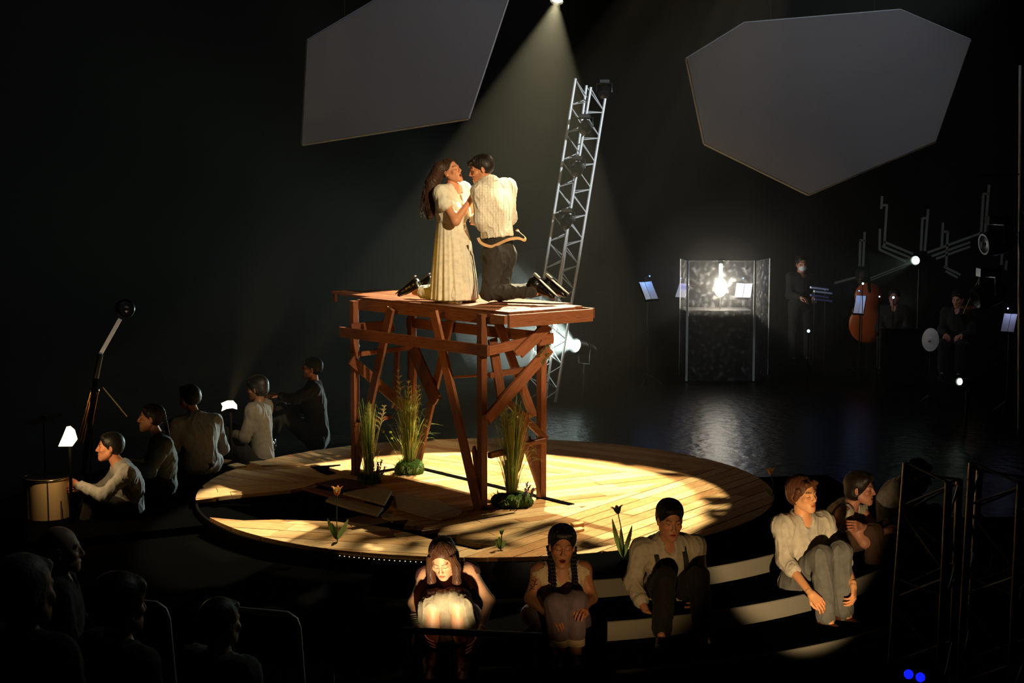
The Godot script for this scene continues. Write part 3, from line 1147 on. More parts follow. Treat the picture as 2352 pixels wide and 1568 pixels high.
func person(label: String, base: Vector3, j: Dictionary, skin: Color, group := "") -> Node3D:
	var root := thing("person", label, "person", base, group)
	var fine: float = j.get("cell", 0.013)
	var hf := head_frame(j)
	var b := torso_frame(j)
	var p := torso_prims(j, 0.0)
	var nr := 0.046 if j.get("female", false) else 0.054
	p.append(C(j.nek - b.y * 0.04, hf * Vector3(0, -0.055, -0.018), nr + 0.008, nr, 0.04))
	for s in ["R", "L"]:
		p.append_array(arm_prims(j, s, 0.0))
		if not j.get("no_legs", false):
			p.append_array(leg_prims(j, s, 0.0))
			p.append(C(j["an" + s], j["an" + s].lerp(j["to" + s], 0.22), 0.036, 0.028, 0.03))
	var pieces := [tinted(flesh(p, fine), Color.WHITE)]
	var hc: float = j.get("head_cell", 0.0034)
	pieces.append(moved(head_shape(j.get("female", false), j.get("mouth", 0.0), hc, j.get("eyes", 0.0)), hf))
	for s in ["R", "L"]:
		if j.get("no_hand" + s, false): continue
		var w: Vector3 = j["wr" + s]
		var d: Vector3 = (j.get("hd" + s, w + (w - j["el" + s])) - w).normalized()
		var n: Vector3 = j.get("pn" + s, Vector3.DOWN)
		n = (n - d * n.dot(d)).normalized()
		var x := d.cross(n)
		# thumb on -x for a right hand with the palm to z; mirrored for a left hand
		var m := 1.0 if s == "R" else -1.0
		var hs: float = j.get("hand", 1.0)
		pieces.append(moved(hand_shape(j.get("curl" + s, 0.45), j.get("spread", 0.06), 0.0036 if hc < 0.004 else 0.005), Transform3D(Basis(x * m * hs, d * hs, n * hs), w)))
	var m := mat(skin, 0.5)
	m.vertex_color_use_as_albedo = true
	m.subsurf_scatter_enabled = true
	m.subsurf_scatter_strength = 0.12
	part("body", as_mesh(joined(pieces)), m, root)
	return root


func wear(called: String, root: Node3D, prims: Array, m: Material, cell := 0.012, folds := 0.005, freq := Vector3(9, 4, 9), label := "") -> MeshInstance3D:
	return part(called, as_mesh(crumple(flesh(prims, cell), folds, freq)), m, root, label)


func on_head(j: Dictionary, list: Array) -> Array:
	# turns pieces given about the head into world places
	var t := head_frame(j)
	var s: float = j.get("hs", 1.0)
	var out := []
	for p in list:
		if p[0] in ["c", "-c"]: out.append([p[0], t * p[1], t * p[2], p[3] * s, p[4] * s, p[5]])
		else: out.append([p[0], t * p[1], p[2] * s, t.basis.orthonormalized() * p[3], p[4]])
	return out


func cap_hair(volume := 0.0, low := -0.02, fringe := 0.0) -> Array:
	var v := volume
	return [
		E(Vector3(0, 0.046, -0.022), Vector3(0.084 + v, 0.088 + v, 0.102 + v), Basis(), 0.02),
		E(Vector3(0, 0.0 + low, -0.045), Vector3(0.078 + v, 0.07, 0.07 + v), Basis(), 0.03),
		C(Vector3(-0.04, 0.085 - fringe, 0.058), Vector3(0.045, 0.090, 0.056), 0.017 + v, 0.017 + v, 0.02),
		cutE(Vector3(0, -0.030 - fringe * 0.3, 0.088), Vector3(0.068, 0.098 - fringe, 0.082), Basis(), 0.008),
		cutE(Vector3(0, -0.155 + low, -0.01), Vector3(0.13, 0.085, 0.14), Basis(), 0.01),
		cutE(Vector3(-0.09, -0.015, -0.004), Vector3(0.022, 0.036, 0.022), Basis(), 0.006),
		cutE(Vector3(0.09, -0.015, -0.004), Vector3(0.022, 0.036, 0.022), Basis(), 0.006)]


func give_hair(root: Node3D, j: Dictionary, list: Array, m: Material, cell := 0.005, amp := 0.0010, freq := Vector3(55, 14, 55)) -> MeshInstance3D:
	return part("hair", as_mesh(crumple(flesh(on_head(j, list), cell), amp, freq)), m, root)


func strands(pts: Array, count: int, r: float, wob: float, rng: RandomNumberGenerator, thick := 0.0022) -> ArrayMesh:
	# loose locks along a path, each a thin tapering tube
	var st := begin()
	for i in count:
		var q := []
		var o := Vector3(rng.randf_range(-1, 1), rng.randf_range(-0.4, 0.4), rng.randf_range(-1, 1)) * r
		var ph := rng.randf() * TAU
		var cut := rng.randf_range(0.75, 1.0)
		var base := smooth_path(pts, 14)
		var n := int(14 * cut)
		var rad := []
		for k in n:
			var t := float(k) / 13
			q.append(base[k] + o * (0.35 + t) + Vector3(sin(t * 16 + ph), 0, cos(t * 14 + ph)) * wob * t)
			rad.append(thick * (1.0 - 0.75 * t))
		tube(st, q, rad, 4, false)
	return done(st)


func shoe(root: Node3D, ankle: Vector3, toe: Vector3, up: Vector3, m: Material, sole_m: Material, boot := 0.0, size := 1.0) -> void:
	var y := up.normalized()
	var z := (toe - ankle)
	z -= y * z.dot(y)
	var b := look(z, y)
	var t := Transform3D(Basis(b.x * size, b.y * size, b.z * size), ankle)
	var list := [
		E(Vector3(0, -0.050, -0.040), Vector3(0.036, 0.046, 0.042), Basis(), 0.03),
		E(Vector3(0, -0.052, 0.045), Vector3(0.040, 0.044, 0.085), Basis(), 0.03),
		E(Vector3(0, -0.066, 0.125), Vector3(0.044, 0.028, 0.066), Basis(), 0.03),
		C(Vector3(0, -0.03, -0.018), Vector3(0, 0.02 + boot, -0.022), 0.046, 0.047, 0.03)]
	var prims := []
	for p in list:
		if p[0] == "c": prims.append([p[0], t * p[1], t * p[2], p[3] * size, p[4] * size, p[5]])
		else: prims.append([p[0], t * p[1], p[2] * size, b, p[4]])
	var o := part("boot" if boot > 0.0 else "shoe", as_mesh(crumple(flesh(prims, 0.006), 0.0015, Vector3(30, 30, 30))), m, root)
	var outline := PackedVector2Array()
	for k in 20:
		var a := TAU * k / 20
		var yy := sin(a)
		outline.append(Vector2(0.055 + cos(a) * 0.142, yy * (0.040 if cos(a) < 0 else 0.048)))
	var st := begin()
	slab(st, outline, 0.008, t * Transform3D(Basis(Vector3.BACK, Vector3.RIGHT, Vector3.UP), Vector3(0, -0.1, 0)), 0.003)
	box(st, t * Vector3(0, -0.102, -0.05), Vector3(0.062, 0.018, 0.06) * size, b, 0.003)
	part("sole", done(st), sole_m, o)
	if boot > 0.0:
		var la := begin()
		for k in 7:
			var hgt := -0.02 + k * 0.024
			var fz := 0.088 - k * 0.011 if k < 3 else 0.034
			var s := 1.0 if k % 2 == 0 else -1.0
			tube(la, [t * Vector3(-0.022 * s, hgt, fz), t * Vector3(0, hgt + 0.010, fz + 0.008), t * Vector3(0.022 * s, hgt + 0.020, fz)], 0.0024, 5)
		for s in [-1.0, 1.0]:
			tube(la, smooth_path([t * Vector3(0, 0.10, 0.036), t * Vector3(s * 0.05, 0.085, 0.055), t * Vector3(s * 0.075, 0.01, 0.06)], 8), 0.0024, 5)
			tube(la, smooth_path([t * Vector3(0, 0.10, 0.036), t * Vector3(s * 0.035, 0.12, 0.055), t * Vector3(s * 0.045, 0.09, 0.055), t * Vector3(0, 0.10, 0.038)], 8), 0.0024, 5)
		part("lace", done(la), M.lace, o)


func strap(pts: Array, w: float, t: float, facing: Array) -> ArrayMesh:
	# a flat ribbon along points; facing holds the outward direction at each point
	var st := begin()
	for i in pts.size() - 1:
		var d: Vector3 = (pts[i + 1] - pts[i]).normalized()
		var s0: Vector3 = d.cross(facing[i]).normalized() * w / 2
		var s1: Vector3 = d.cross(facing[i + 1]).normalized() * w / 2
		var u0: Vector3 = facing[i].normalized() * t
		var u1: Vector3 = facing[i + 1].normalized() * t
		st.set_smooth_group(1)
		quad(st, pts[i] - s0 + u0, pts[i + 1] - s1 + u1, pts[i + 1] + s1 + u1, pts[i] + s0 + u0)
		st.set_smooth_group(2)
		quad(st, pts[i] + s0, pts[i + 1] + s1, pts[i + 1] - s1, pts[i] - s0)
		st.set_smooth_group(-1)
		quad(st, pts[i] - s0, pts[i + 1] - s1, pts[i + 1] - s1 + u1, pts[i] - s0 + u0)
		quad(st, pts[i] + s0 + u0, pts[i + 1] + s1 + u1, pts[i + 1] + s1, pts[i] + s0)
	return done(st)


func gown(rings: Array, pleats: int, seg := 120, seed_at := 0.0) -> Array:
	# a skirt: rings of [centre, half width vector, half depth vector, pleat depth] from the waist down
	var v := PackedVector3Array(); var idx := PackedInt32Array()
	var rows := 26
	for i in rows + 1:
		var f := float(i) / rows * (rings.size() - 1)
		var k := mini(int(f), rings.size() - 2)
		var t := f - k
		t = t * t * (3 - 2 * t) * 0.5 + t * 0.5
		var a: Array = rings[k]; var b: Array = rings[k + 1]
		var c: Vector3 = a[0].lerp(b[0], t); var x: Vector3 = a[1].lerp(b[1], t); var z: Vector3 = a[2].lerp(b[2], t)
		var amp := lerpf(a[3], b[3], t)
		for s in seg:
			var ph := TAU * s / seg
			var w := 1.0 + amp * (sin(ph * pleats + 0.8 * sin(ph * 3 + seed_at) + f * 0.3) * 0.6 + sin(ph * (pleats * 0.5 + 0.5) + seed_at * 2 + f * 0.5) * 0.5)
			v.append(c + (x * cos(ph) + z * sin(ph)) * w)
	var top := v.size()
	v.append(rings[0][0])
	v.append(rings[-1][0])
	for i in rows:
		for s in seg:
			var l := (s + 1) % seg
			var q := [i * seg + s, i * seg + l, (i + 1) * seg + l, (i + 1) * seg + s]
			idx.append_array(PackedInt32Array([q[0], q[1], q[2], q[0], q[2], q[3]]))
	for s in seg:
		idx.append_array(PackedInt32Array([top, (s + 1) % seg, s, top + 1, rows * seg + s, rows * seg + (s + 1) % seg]))
	var n := Field.normals(v, idx)
	if n[0].dot(v[0] - rings[0][0]) < 0:
		for k in range(0, idx.size(), 3):
			var s := idx[k]; idx[k] = idx[k + 1]; idx[k + 1] = s
		n = Field.normals(v, idx)
	return [v, n, idx]


func collar(root: Node3D, j: Dictionary, m: Material, r := 0.068, open := 0.7, h := 0.045) -> void:
	# a turned-down shirt collar round the neck, open at the front
	var b := torso_frame(j)
	var c: Vector3 = j.nek + b.y * 0.0
	var up := (head_frame(j) * Vector3(0, -0.06, -0.02) - c).normalized()
	var st := begin()
	var rows := []
	for i in 25:
		var a := lerpf(open, TAU - open, i / 24.0)
		var d := b.z * cos(a) + b.x * sin(a)
		var f := pow(maxf(0.0, cos(a)), 1.0)
		rows.append([c + d * (r - 0.006) + up * (-0.012 - f * 0.03), c + d * (r - 0.008) + up * (h - f * 0.04), c + d * (r + 0.012) + up * (h * 0.75 - f * 0.045), c + d * (r + 0.026) + up * (-0.012 - f * 0.05)])
	st.set_smooth_group(1)
	for i in 24:
		for k in 3:
			quad(st, rows[i][k], rows[i][k + 1], rows[i + 1][k + 1], rows[i + 1][k])
	part("collar", done(st), m, root)


func comb(j: Dictionary, hair: MeshInstance3D, m: Material, rng: RandomNumberGenerator, count: int, r: float, short := false) -> void:
	# fine locks combed from the crown over the head, lying on the hair
	var t := head_frame(j)
	var st := begin()
	for i in count:
		var az := rng.randf_range(0.02, TAU - 0.02)
		var q := []
		var rad := []
		var ph := rng.randf() * TAU
		var stop := (1.55 if absf(az - PI) > 1.9 else 1.9 if not short or absf(az - PI) < 1.2 else 1.5) + rng.randf_range(-0.12, 0.12)
		if absf(az - PI) > 2.45: stop = 1.02 + rng.randf_range(-0.08, 0.03)
		var start := rng.randf_range(0.05, 0.7)
		for k in 9:
			var f := float(k) / 8
			var th := lerpf(start, stop, f)
			var w := az + 0.06 * sin(f * 5 + ph)
			var up := 1.0 + (0.012 if k in [3, 4, 5] else 0.0)
			q.append(t * (Vector3(sin(th) * sin(w) * r, 0.046 + cos(th) * (r + 0.003), -0.022 + sin(th) * cos(w) * (r + 0.017)) * up))
			rad.append(0.0030 * (1.0 - 0.6 * absf(f - 0.4)))
		tube(st, q, rad, 4, false)
	var o := part("hair_lock", done(st), m, hair)
	o.set_meta("kind", "stuff")


func dress(root: Node3D, j: Dictionary, shirt: Material, trousers: Material, sleeve := 0.92, cell := 0.011, fold := 0.0055) -> void:
	var b := torso_frame(j)
	var sh := torso_prims(j, 0.022)
	sh.append_array(arm_prims(j, "R", 0.020, sleeve))
	sh.append_array(arm_prims(j, "L", 0.020, sleeve))
	sh.append(cutC(j.nek + b.z * 0.05 - b.y * 0.0, j.nek + b.z * 0.16 - b.y * 0.06, 0.040, 0.020, 0.008))
	wear("shirt", root, sh, shirt, cell, fold, Vector3(11, 4, 11))
	if trousers == null: return
	var tr := [C(j.hiR, j.hiL, 0.102, 0.102, 0.05), C(j.pel, j.pel + b.y * 0.05, 0.118 * j.get("w", 1.0), 0.110 * j.get("w", 1.0), 0.05)]
	for s in ["R", "L"]: tr.append_array(leg_prims(j, s, 0.021, 0.95))
	for s in ["R", "L"]: tr.append(C(j["kn" + s].lerp(j["an" + s], 0.2), j["kn" + s].lerp(j["an" + s], 0.95), 0.066, 0.064, 0.03))
	wear("trousers", root, tr, trousers, cell, fold, Vector3(10, 3, 10))


func cuffs(root: Node3D, j: Dictionary, m: Material, at := 0.92) -> void:
	for s in ["R", "L"]:
		var a: Vector3 = j["el" + s].lerp(j["wr" + s], (at - 0.5) * 2.0 - 0.10)
		var c: Vector3 = j["el" + s].lerp(j["wr" + s], (at - 0.5) * 2.0 + 0.05)
		var st := begin()
		tube(st, [a, a.lerp(c, 0.1), c.lerp(a, 0.1), c], [0.052, 0.057, 0.056, 0.050], 20)
		part("cuff", done(st), m, root)


func braid(a: Array, r: float, rng: RandomNumberGenerator) -> ArrayMesh:
	var st := begin()
	var n := 15
	var p := smooth_path(a, n)
	for i in n:
		var f := float(i) / n
		var d: Vector3 = (p[mini(i + 1, n - 1)] - p[maxi(i - 1, 0)]).normalized()
		var b := look(Vector3.BACK, d)
		for s in [-1.0, 1.0]:
			var tilt := Basis(b.z, 0.6 * s) * b
			ball(st, p[i] + tilt.x * r * 0.42 * s, Vector3(r * 0.72, r * 1.15, r * 0.75) * (1.0 - 0.35 * f), tilt, 10)
	return done(st)


func sit_pose(h: Vector3, f: Vector3, o := {}) -> Dictionary:
	# someone sitting upright, from the middle of the head and the way they face
	f = Vector3(f.x, 0, f.z).normalized()
	var l := Vector3.UP.cross(f)
	var stand: bool = o.get("stand", false)
	var j := {"cell": 0.018, "head_cell": 0.0055, "hed": h, "face": f, "nek": h - Vector3(0, 0.165, 0) - f * 0.015, "che": h - Vector3(0, 0.36, 0) - f * 0.02, "pel": h - Vector3(0, 0.64, 0) - f * 0.04}
	for s in [-1.0, 1.0]:
		var k := "R" if s < 0 else "L"
		j["sh" + k] = h + l * 0.165 * s - Vector3(0, 0.215, 0) - f * 0.02
		j["el" + k] = h + l * 0.215 * s - Vector3(0, 0.49, 0) + f * 0.05
		j["wr" + k] = h + l * 0.11 * s - Vector3(0, 0.52, 0) + f * 0.28
		j["pn" + k] = Vector3(0, -1, 0)
		j["hi" + k] = h + l * 0.085 * s - Vector3(0, 0.66, 0) - f * 0.03
		j["kn" + k] = h + l * 0.12 * s - (Vector3(0, 1.10, 0) if stand else Vector3(0, 0.64, 0) - f * 0.40)
		j["an" + k] = h + l * 0.12 * s - (Vector3(0, 1.50, 0) if stand else Vector3(0, 1.06, 0) - f * 0.40)
		j["to" + k] = j["an" + k] + f * 0.2 - Vector3(0, 0.06, 0)
	if o.get("ground", false):
		j.pel = h - Vector3(0, 0.80, 0) - f * 0.06
		for s in [-1.0, 1.0]:
			var k := "R" if s < 0 else "L"
			j["hi" + k] = j.pel + l * 0.085 * s - Vector3(0, 0.03, 0) + f * 0.02
			j["kn" + k] = h + l * 0.12 * s - Vector3(0, 0.48, 0) + f * 0.34
			j["an" + k] = h + l * 0.12 * s - Vector3(0, 0.79, 0) + f * 0.50
			j["to" + k] = j["an" + k] + f * 0.2 - Vector3(0, 0.06, 0)
			j["wr" + k] = h + l * 0.08 * s - Vector3(0, 0.46, 0) + f * 0.34
	j.merge(o, true)
	return j
# ---------------------------------------------------------------- the two lovers on the tower
func cloth_and_hair() -> void:
	M.cream = cloth(Color(0.95, 0.92, 0.84))
	M.pinstripe = cloth(Color(0.93, 0.90, 0.83))
	M.pinstripe.albedo_texture = stripe_texture()
	M.pinstripe.uv1_scale = Vector3.ONE * 5.0
	M.charcoal = cloth(Color(0.20, 0.185, 0.17), 0.9, 0.35)
	M.dark_cloth = cloth(Color(0.08, 0.075, 0.075))
	M.white_shirt = cloth(Color(0.80, 0.77, 0.72))
	M.grey_shirt = cloth(Color(0.62, 0.62, 0.62))
	M.grey_trousers = cloth(Color(0.42, 0.42, 0.42))
	M.maroon = cloth(Color(0.30, 0.13, 0.14))
	M.lilac = cloth(Color(0.46, 0.40, 0.46))
	M.ivory = cloth(Color(0.70, 0.64, 0.55))
	M.ruffle = cloth(Color(0.86, 0.78, 0.68))
	M.brown_cloth = cloth(Color(0.30, 0.21, 0.16))
	M.olive = cloth(Color(0.34, 0.36, 0.32))
	M.dun_cloth = cloth(Color(0.42, 0.40, 0.36))
	M.tan_strap = mat(Color(0.80, 0.62, 0.42), 0.6)
	M.black_strap = mat(Color(0.05, 0.045, 0.045), 0.6)
	M.lace = mat(Color(0.55, 0.33, 0.22), 0.8)
	M.black_leather = mat(Color(0.05, 0.045, 0.04), 0.28)
	M.brown_leather = mat(Color(0.34, 0.17, 0.10), 0.45)
	M.sole = mat(Color(0.16, 0.14, 0.12), 0.7)
	M.pale_sole = mat(Color(0.42, 0.40, 0.36), 0.8)
	M.brown_hair = hair_mat(Color(0.24, 0.15, 0.10))
	M.dark_hair = hair_mat(Color(0.11, 0.075, 0.06))
	M.black_hair = hair_mat(Color(0.05, 0.042, 0.04))
	M.light_hair = hair_mat(Color(0.33, 0.19, 0.11))
	M.grey_hair = hair_mat(Color(0.45, 0.44, 0.43))


func hair_mat(c: Color) -> StandardMaterial3D:
	var m := mat(c, 0.5)
	m.metallic_specular = 0.4
	m.rim_enabled = true
	m.rim = 0.3
	return m


func stripe_texture() -> ImageTexture:
	var im := Image.create(256, 256, false, Image.FORMAT_RGB8)
	im.fill(Color(1, 1, 1))
	for i in 8:
		im.fill_rect(Rect2i(i * 32, 0, 4, 256), Color(0.66, 0.58, 0.50))
		im.fill_rect(Rect2i(i * 32 + 16, 0, 2, 256), Color(0.80, 0.74, 0.66))
		for k in 4: im.fill_rect(Rect2i(i * 32 + 22, k * 64 + (i % 2) * 32, 5, 6), Color(0.30, 0.24, 0.24))
	return ImageTexture.create_from_image(im)


func build_couple() -> void:

	var rng := RandomNumberGenerator.new()
	rng.seed = 3
	# ---- the woman
	var fw := Vector3(0.82, 0, 0.57)
	var j := {
		"female": true, "mouth": 0.75, "hs": 0.97,
		"pel": at_z(1042, 583, -0.66), "che": at_z(1036, 487, -0.62), "nek": at_z(1040, 428, -0.64), "hed": at_z(1035, 394, -0.62),
		"face": Vector3(0.80, 0.36, 0.52), "up": Vector3(-0.40, 0.9, -0.1),
		"shR": at_z(1013, 444, -0.50), "elR": at_z(1046, 508, -0.40), "wrR": at_z(1079, 462, -0.50), "hdR": at_z(1096, 437, -0.56), "pnR": Vector3(0.6, 0.1, -0.8), "curlR": 0.5,
		"shL": at_z(1064, 436, -0.80), "elL": at_z(1092, 490, -0.86), "wrL": at_z(1120, 470, -0.84), "pnL": Vector3(0.3, 0, 1), "curlL": 0.4,
		"hiR": at_z(1034, 588, -0.57), "knR": at_z(1046, 676, -0.50), "anR": at_z(962, 669, -0.78), "toR": at_z(915, 680, -0.9),
		"hiL": at_z(1052, 588, -0.75), "knL": at_z(1078, 676, -0.70), "anL": at_z(985, 662, -1.0), "toL": at_z(945, 670, -1.12)}
	var w := person("long-haired woman in a cream dress kneeling on the tower, face lifted", at_z(1040, 690, -0.62), j, Color(0.83, 0.57, 0.42))
	var b := torso_frame(j)
	var bod := torso_prims(j, 0.016)
	bod.remove_at(2)
	for s in ["R", "L"]:
		var side: float = -1.0 if s == "R" else 1.0
		bod.append(C(j["sh" + s] - b.x * side * 0.02 + b.y * 0.012, j["sh" + s].lerp(j["el" + s], 0.34) + b.x * side * 0.022, 0.066, 0.078, 0.03))
	bod.append(cutC(j.nek + b.z * 0.03 - b.y * 0.015, j.nek + b.z * 0.13 - b.y * 0.02, 0.062, 0.05, 0.008))
	bod.append(cutC(j.nek + b.z * 0.11 - b.y * 0.05, j.nek + b.z * 0.15 - b.y * 0.125, 0.045, 0.012, 0.008))
	wear("bodice", w, bod, M.cream, 0.009, 0.003, Vector3(13, 4, 13))
	var wx := b.x
	var wz := b.z
	var skirt := gown([
		[at_z(1036, 512, -0.63), wx * 0.144, wz * 0.132, 0.015],
		[at_z(1040, 560, -0.64), wx * 0.185, wz * 0.165, 0.03],
		[at_z(1042, 630, -0.64), wx * 0.215, wz * 0.200, 0.045],
		[at_z(1042, 686.5, -0.63), wx * 0.225, wz * 0.225, 0.06]], 26)
	part("skirt", as_mesh(skirt), M.cream, w)
	# the hem lies back over the calves
	var tail := [C(j.knR, j.anR.lerp(j.knR, 0.12), 0.095, 0.062, 0.04), C(j.knL, j.anL.lerp(j.knL, 0.12), 0.085, 0.055, 0.04)]
	wear("hem", w, tail, M.cream, 0.010, 0.006, Vector3(16, 6, 16))
	var bandm := begin()
	tube(bandm, ring_path(at_z(1036, 513, -0.63), wx * 0.141, wz * 0.129, 40), 0.006, 6, false)
	part("waist_seam", done(bandm), M.cream, w)
	var hr := on_head(j, [
		E(Vector3(0, 0.042, -0.024), Vector3(0.083, 0.088, 0.103), Basis(), 0.02),
		E(Vector3(0, 0.05, -0.105), Vector3(0.05, 0.045, 0.04), Basis(), 0.03),
		cutE(Vector3(0, -0.03, 0.088), Vector3(0.066, 0.105, 0.080), Basis(), 0.008),
		cutE(Vector3(-0.09, -0.012, 0.0), Vector3(0.024, 0.04, 0.026), Basis(), 0.006)])
	var fall := [j.hed + Vector3(-0.10, 0.03, 0.02), at_z(993, 420, -0.62), at_z(988, 455, -0.60), at_z(990, 480, -0.58), at_z(986, 498, -0.56)]
	for i in fall.size() - 1: hr.append(C(fall[i], fall[i + 1], [0.062, 0.062, 0.056, 0.050][i], [0.062, 0.056, 0.050, 0.030][i], 0.03))
	var hair := part("hair", as_mesh(crumple(flesh(hr, 0.005), 0.003, Vector3(60, 20, 60))), M.brown_hair, w)
	comb(j, hair, M.brown_hair, rng, 170, 0.086)
	var loose := part("loose_locks", strands([fall[0] + Vector3(-0.01, 0.03, 0), fall[1] + Vector3(-0.02, 0, 0), at_z(982, 455, -0.6), at_z(982, 490, -0.56), at_z(986, 508, -0.56)], 90, 0.062, 0.022, rng, 0.0034), M.brown_hair, hair)
	loose.set_meta("kind", "stuff")
	shoe(w, at_z(956, 664, -0.80), at_z(956, 664, -0.80) + Vector3(-0.75, -0.62, -0.2), Vector3(0.62, -0.75, 0.1), M.black_leather, M.sole, 0.0, 0.98)
	shoe(w, at_z(986, 658, -1.02), at_z(986, 658, -1.02) + Vector3(-0.78, -0.55, -0.2), Vector3(0.55, -0.8, 0.1), M.black_leather, M.sole, 0.0, 0.98)
	# ---- the man
	j = {
		"mouth": 0.35, "hs": 1.02, "w": 1.04,
		"pel": at_z(1146, 580, -0.55), "che": at_z(1137, 478, -0.56), "nek": at_z(1122, 415, -0.58), "hed": at_z(1105, 389, -0.60),
		"face": Vector3(-0.96, -0.22, 0.10), "up": Vector3(-0.30, 0.95, 0.0),
		"shL": at_z(1104, 440, -0.44), "elL": at_z(1106, 505, -0.42), "wrL": at_z(1092, 502, -0.66), "pnL": Vector3(0, 0.2, -1),
		"shR": at_z(1164, 432, -0.70), "elR": at_z(1170, 500, -0.66), "wrR": at_z(1118, 506, -0.86), "pnR": Vector3(-0.6, 0.2, 0.6),
		"hiL": at_z(1137, 588, -0.46), "knL": at_z(1122, 672, -0.40), "anL": at_z(1222, 668, -0.30), "toL": at_z(1268, 690, -0.26),
		"hiR": at_z(1158, 588, -0.63), "knR": at_z(1150, 672, -0.66), "anR": at_z(1252, 664, -0.54), "toR": at_z(1292, 684, -0.5)}
	w = person("man in a pinstriped shirt and hanging tan suspenders kneeling with his back turned", at_z(1130, 690, -0.5), j, Color(0.80, 0.53, 0.38))
	b = torso_frame(j)
	var sh := torso_prims(j, 0.030)
	sh.remove_at(2)
	sh.append_array(arm_prims(j, "R", 0.026))
	sh.append_array(arm_prims(j, "L", 0.024))
	sh.append(C(j.pel + b.y * 0.09, j.pel + b.y * 0.10, 0.150, 0.150, 0.05))
	sh.append(C(at_z(1108, 520, -0.45), at_z(1120, 512, -0.47), 0.05, 0.08, 0.04))
	sh.append(cutC(j.pel - b.y * 0.25, j.pel + b.y * 0.02, 0.34, 0.19, 0.02))
	var shirt := part("shirt", as_mesh(crumple(flesh(sh, 0.009), 0.0065, Vector3(12, 3.5, 12))), M.pinstripe, w)
	collar(w, j, M.pinstripe, 0.070, 0.5, 0.05)
	var tr := [C(j.hiR, j.hiL, 0.118, 0.118, 0.05), C(j.pel, j.pel + b.y * 0.13, 0.130, 0.138, 0.05)]
	for s in ["R", "L"]:
		tr.append_array([C(j["hi" + s], j["kn" + s], 0.104, 0.074, 0.05), C(j["kn" + s], j["an" + s], 0.074, 0.062, 0.03)])
	wear("trousers", w, tr, M.charcoal, 0.010, 0.007, Vector3(9, 4, 9))
	var back := -b.z
	for q in [[[1098, 546], [1103, 556], [1115, 563], [1130, 566], [1145, 560], [1168, 550], [1190, 547], [1204, 552], [1206, 545], [1196, 536], [1186, 527]]]:
		var pts := []
		var f := []
		for i in q.size():
			pts.append(at_z(q[i][0], q[i][1], -0.38 if i < 5 else lerpf(-0.38, -0.62, (i - 5) / 5.0)))
		pts = smooth_path(pts, 34)
		for p in pts: f.append(Vector3(0.2, 0.15, 1) if p.x < at_z(1190, 545, -0.45).x else Vector3(0.9, 0.3, 0.5))
		part("suspenders", strap(pts, 0.027, 0.004, f), M.tan_strap, w, "tan suspenders hanging off the hips")
	var belt := begin()
	tube(belt, ring_path(j.pel + b.y * 0.095, b.x * 0.150, b.z * 0.142, 40), 0.012, 6, false)
	part("waistband", done(belt), M.charcoal, w)
	var mh := cap_hair(0.004, 0.01)
	for i in 7: mh.append(E(Vector3(-0.04 + i * 0.014, 0.078 + 0.008 * sin(i * 2.0), 0.084 + 0.008 * cos(i * 3.0)), Vector3(0.016, 0.016, 0.018), Basis(), 0.004))
	for i in 4: mh.append(E(Vector3(-0.03 + i * 0.02, 0.056, 0.098), Vector3(0.012, 0.012, 0.012), Basis(), 0.004))
	var mhair := give_hair(w, j, mh, M.dark_hair, 0.0045)
	comb(j, mhair, M.dark_hair, rng, 170, 0.089, true)
	shoe(w, at_z(1224, 664, -0.30), at_z(1224, 664, -0.30) + Vector3(0.72, -0.62, 0.25), Vector3(-0.66, -0.74, -0.1), M.black_leather, M.pale_sole, 0.0, 1.12)
	shoe(w, at_z(1254, 664, -0.56), at_z(1254, 664, -0.56) + Vector3(0.72, -0.55, 0.35), Vector3(-0.6, -0.78, -0.1), M.black_leather, M.pale_sole, 0.0, 1.08)


func ring_path(c: Vector3, x: Vector3, z: Vector3, n: int) -> Array:
	var out := []
	for i in n + 1: out.append(c + x * cos(TAU * i / n) + z * sin(TAU * i / n))
	return out
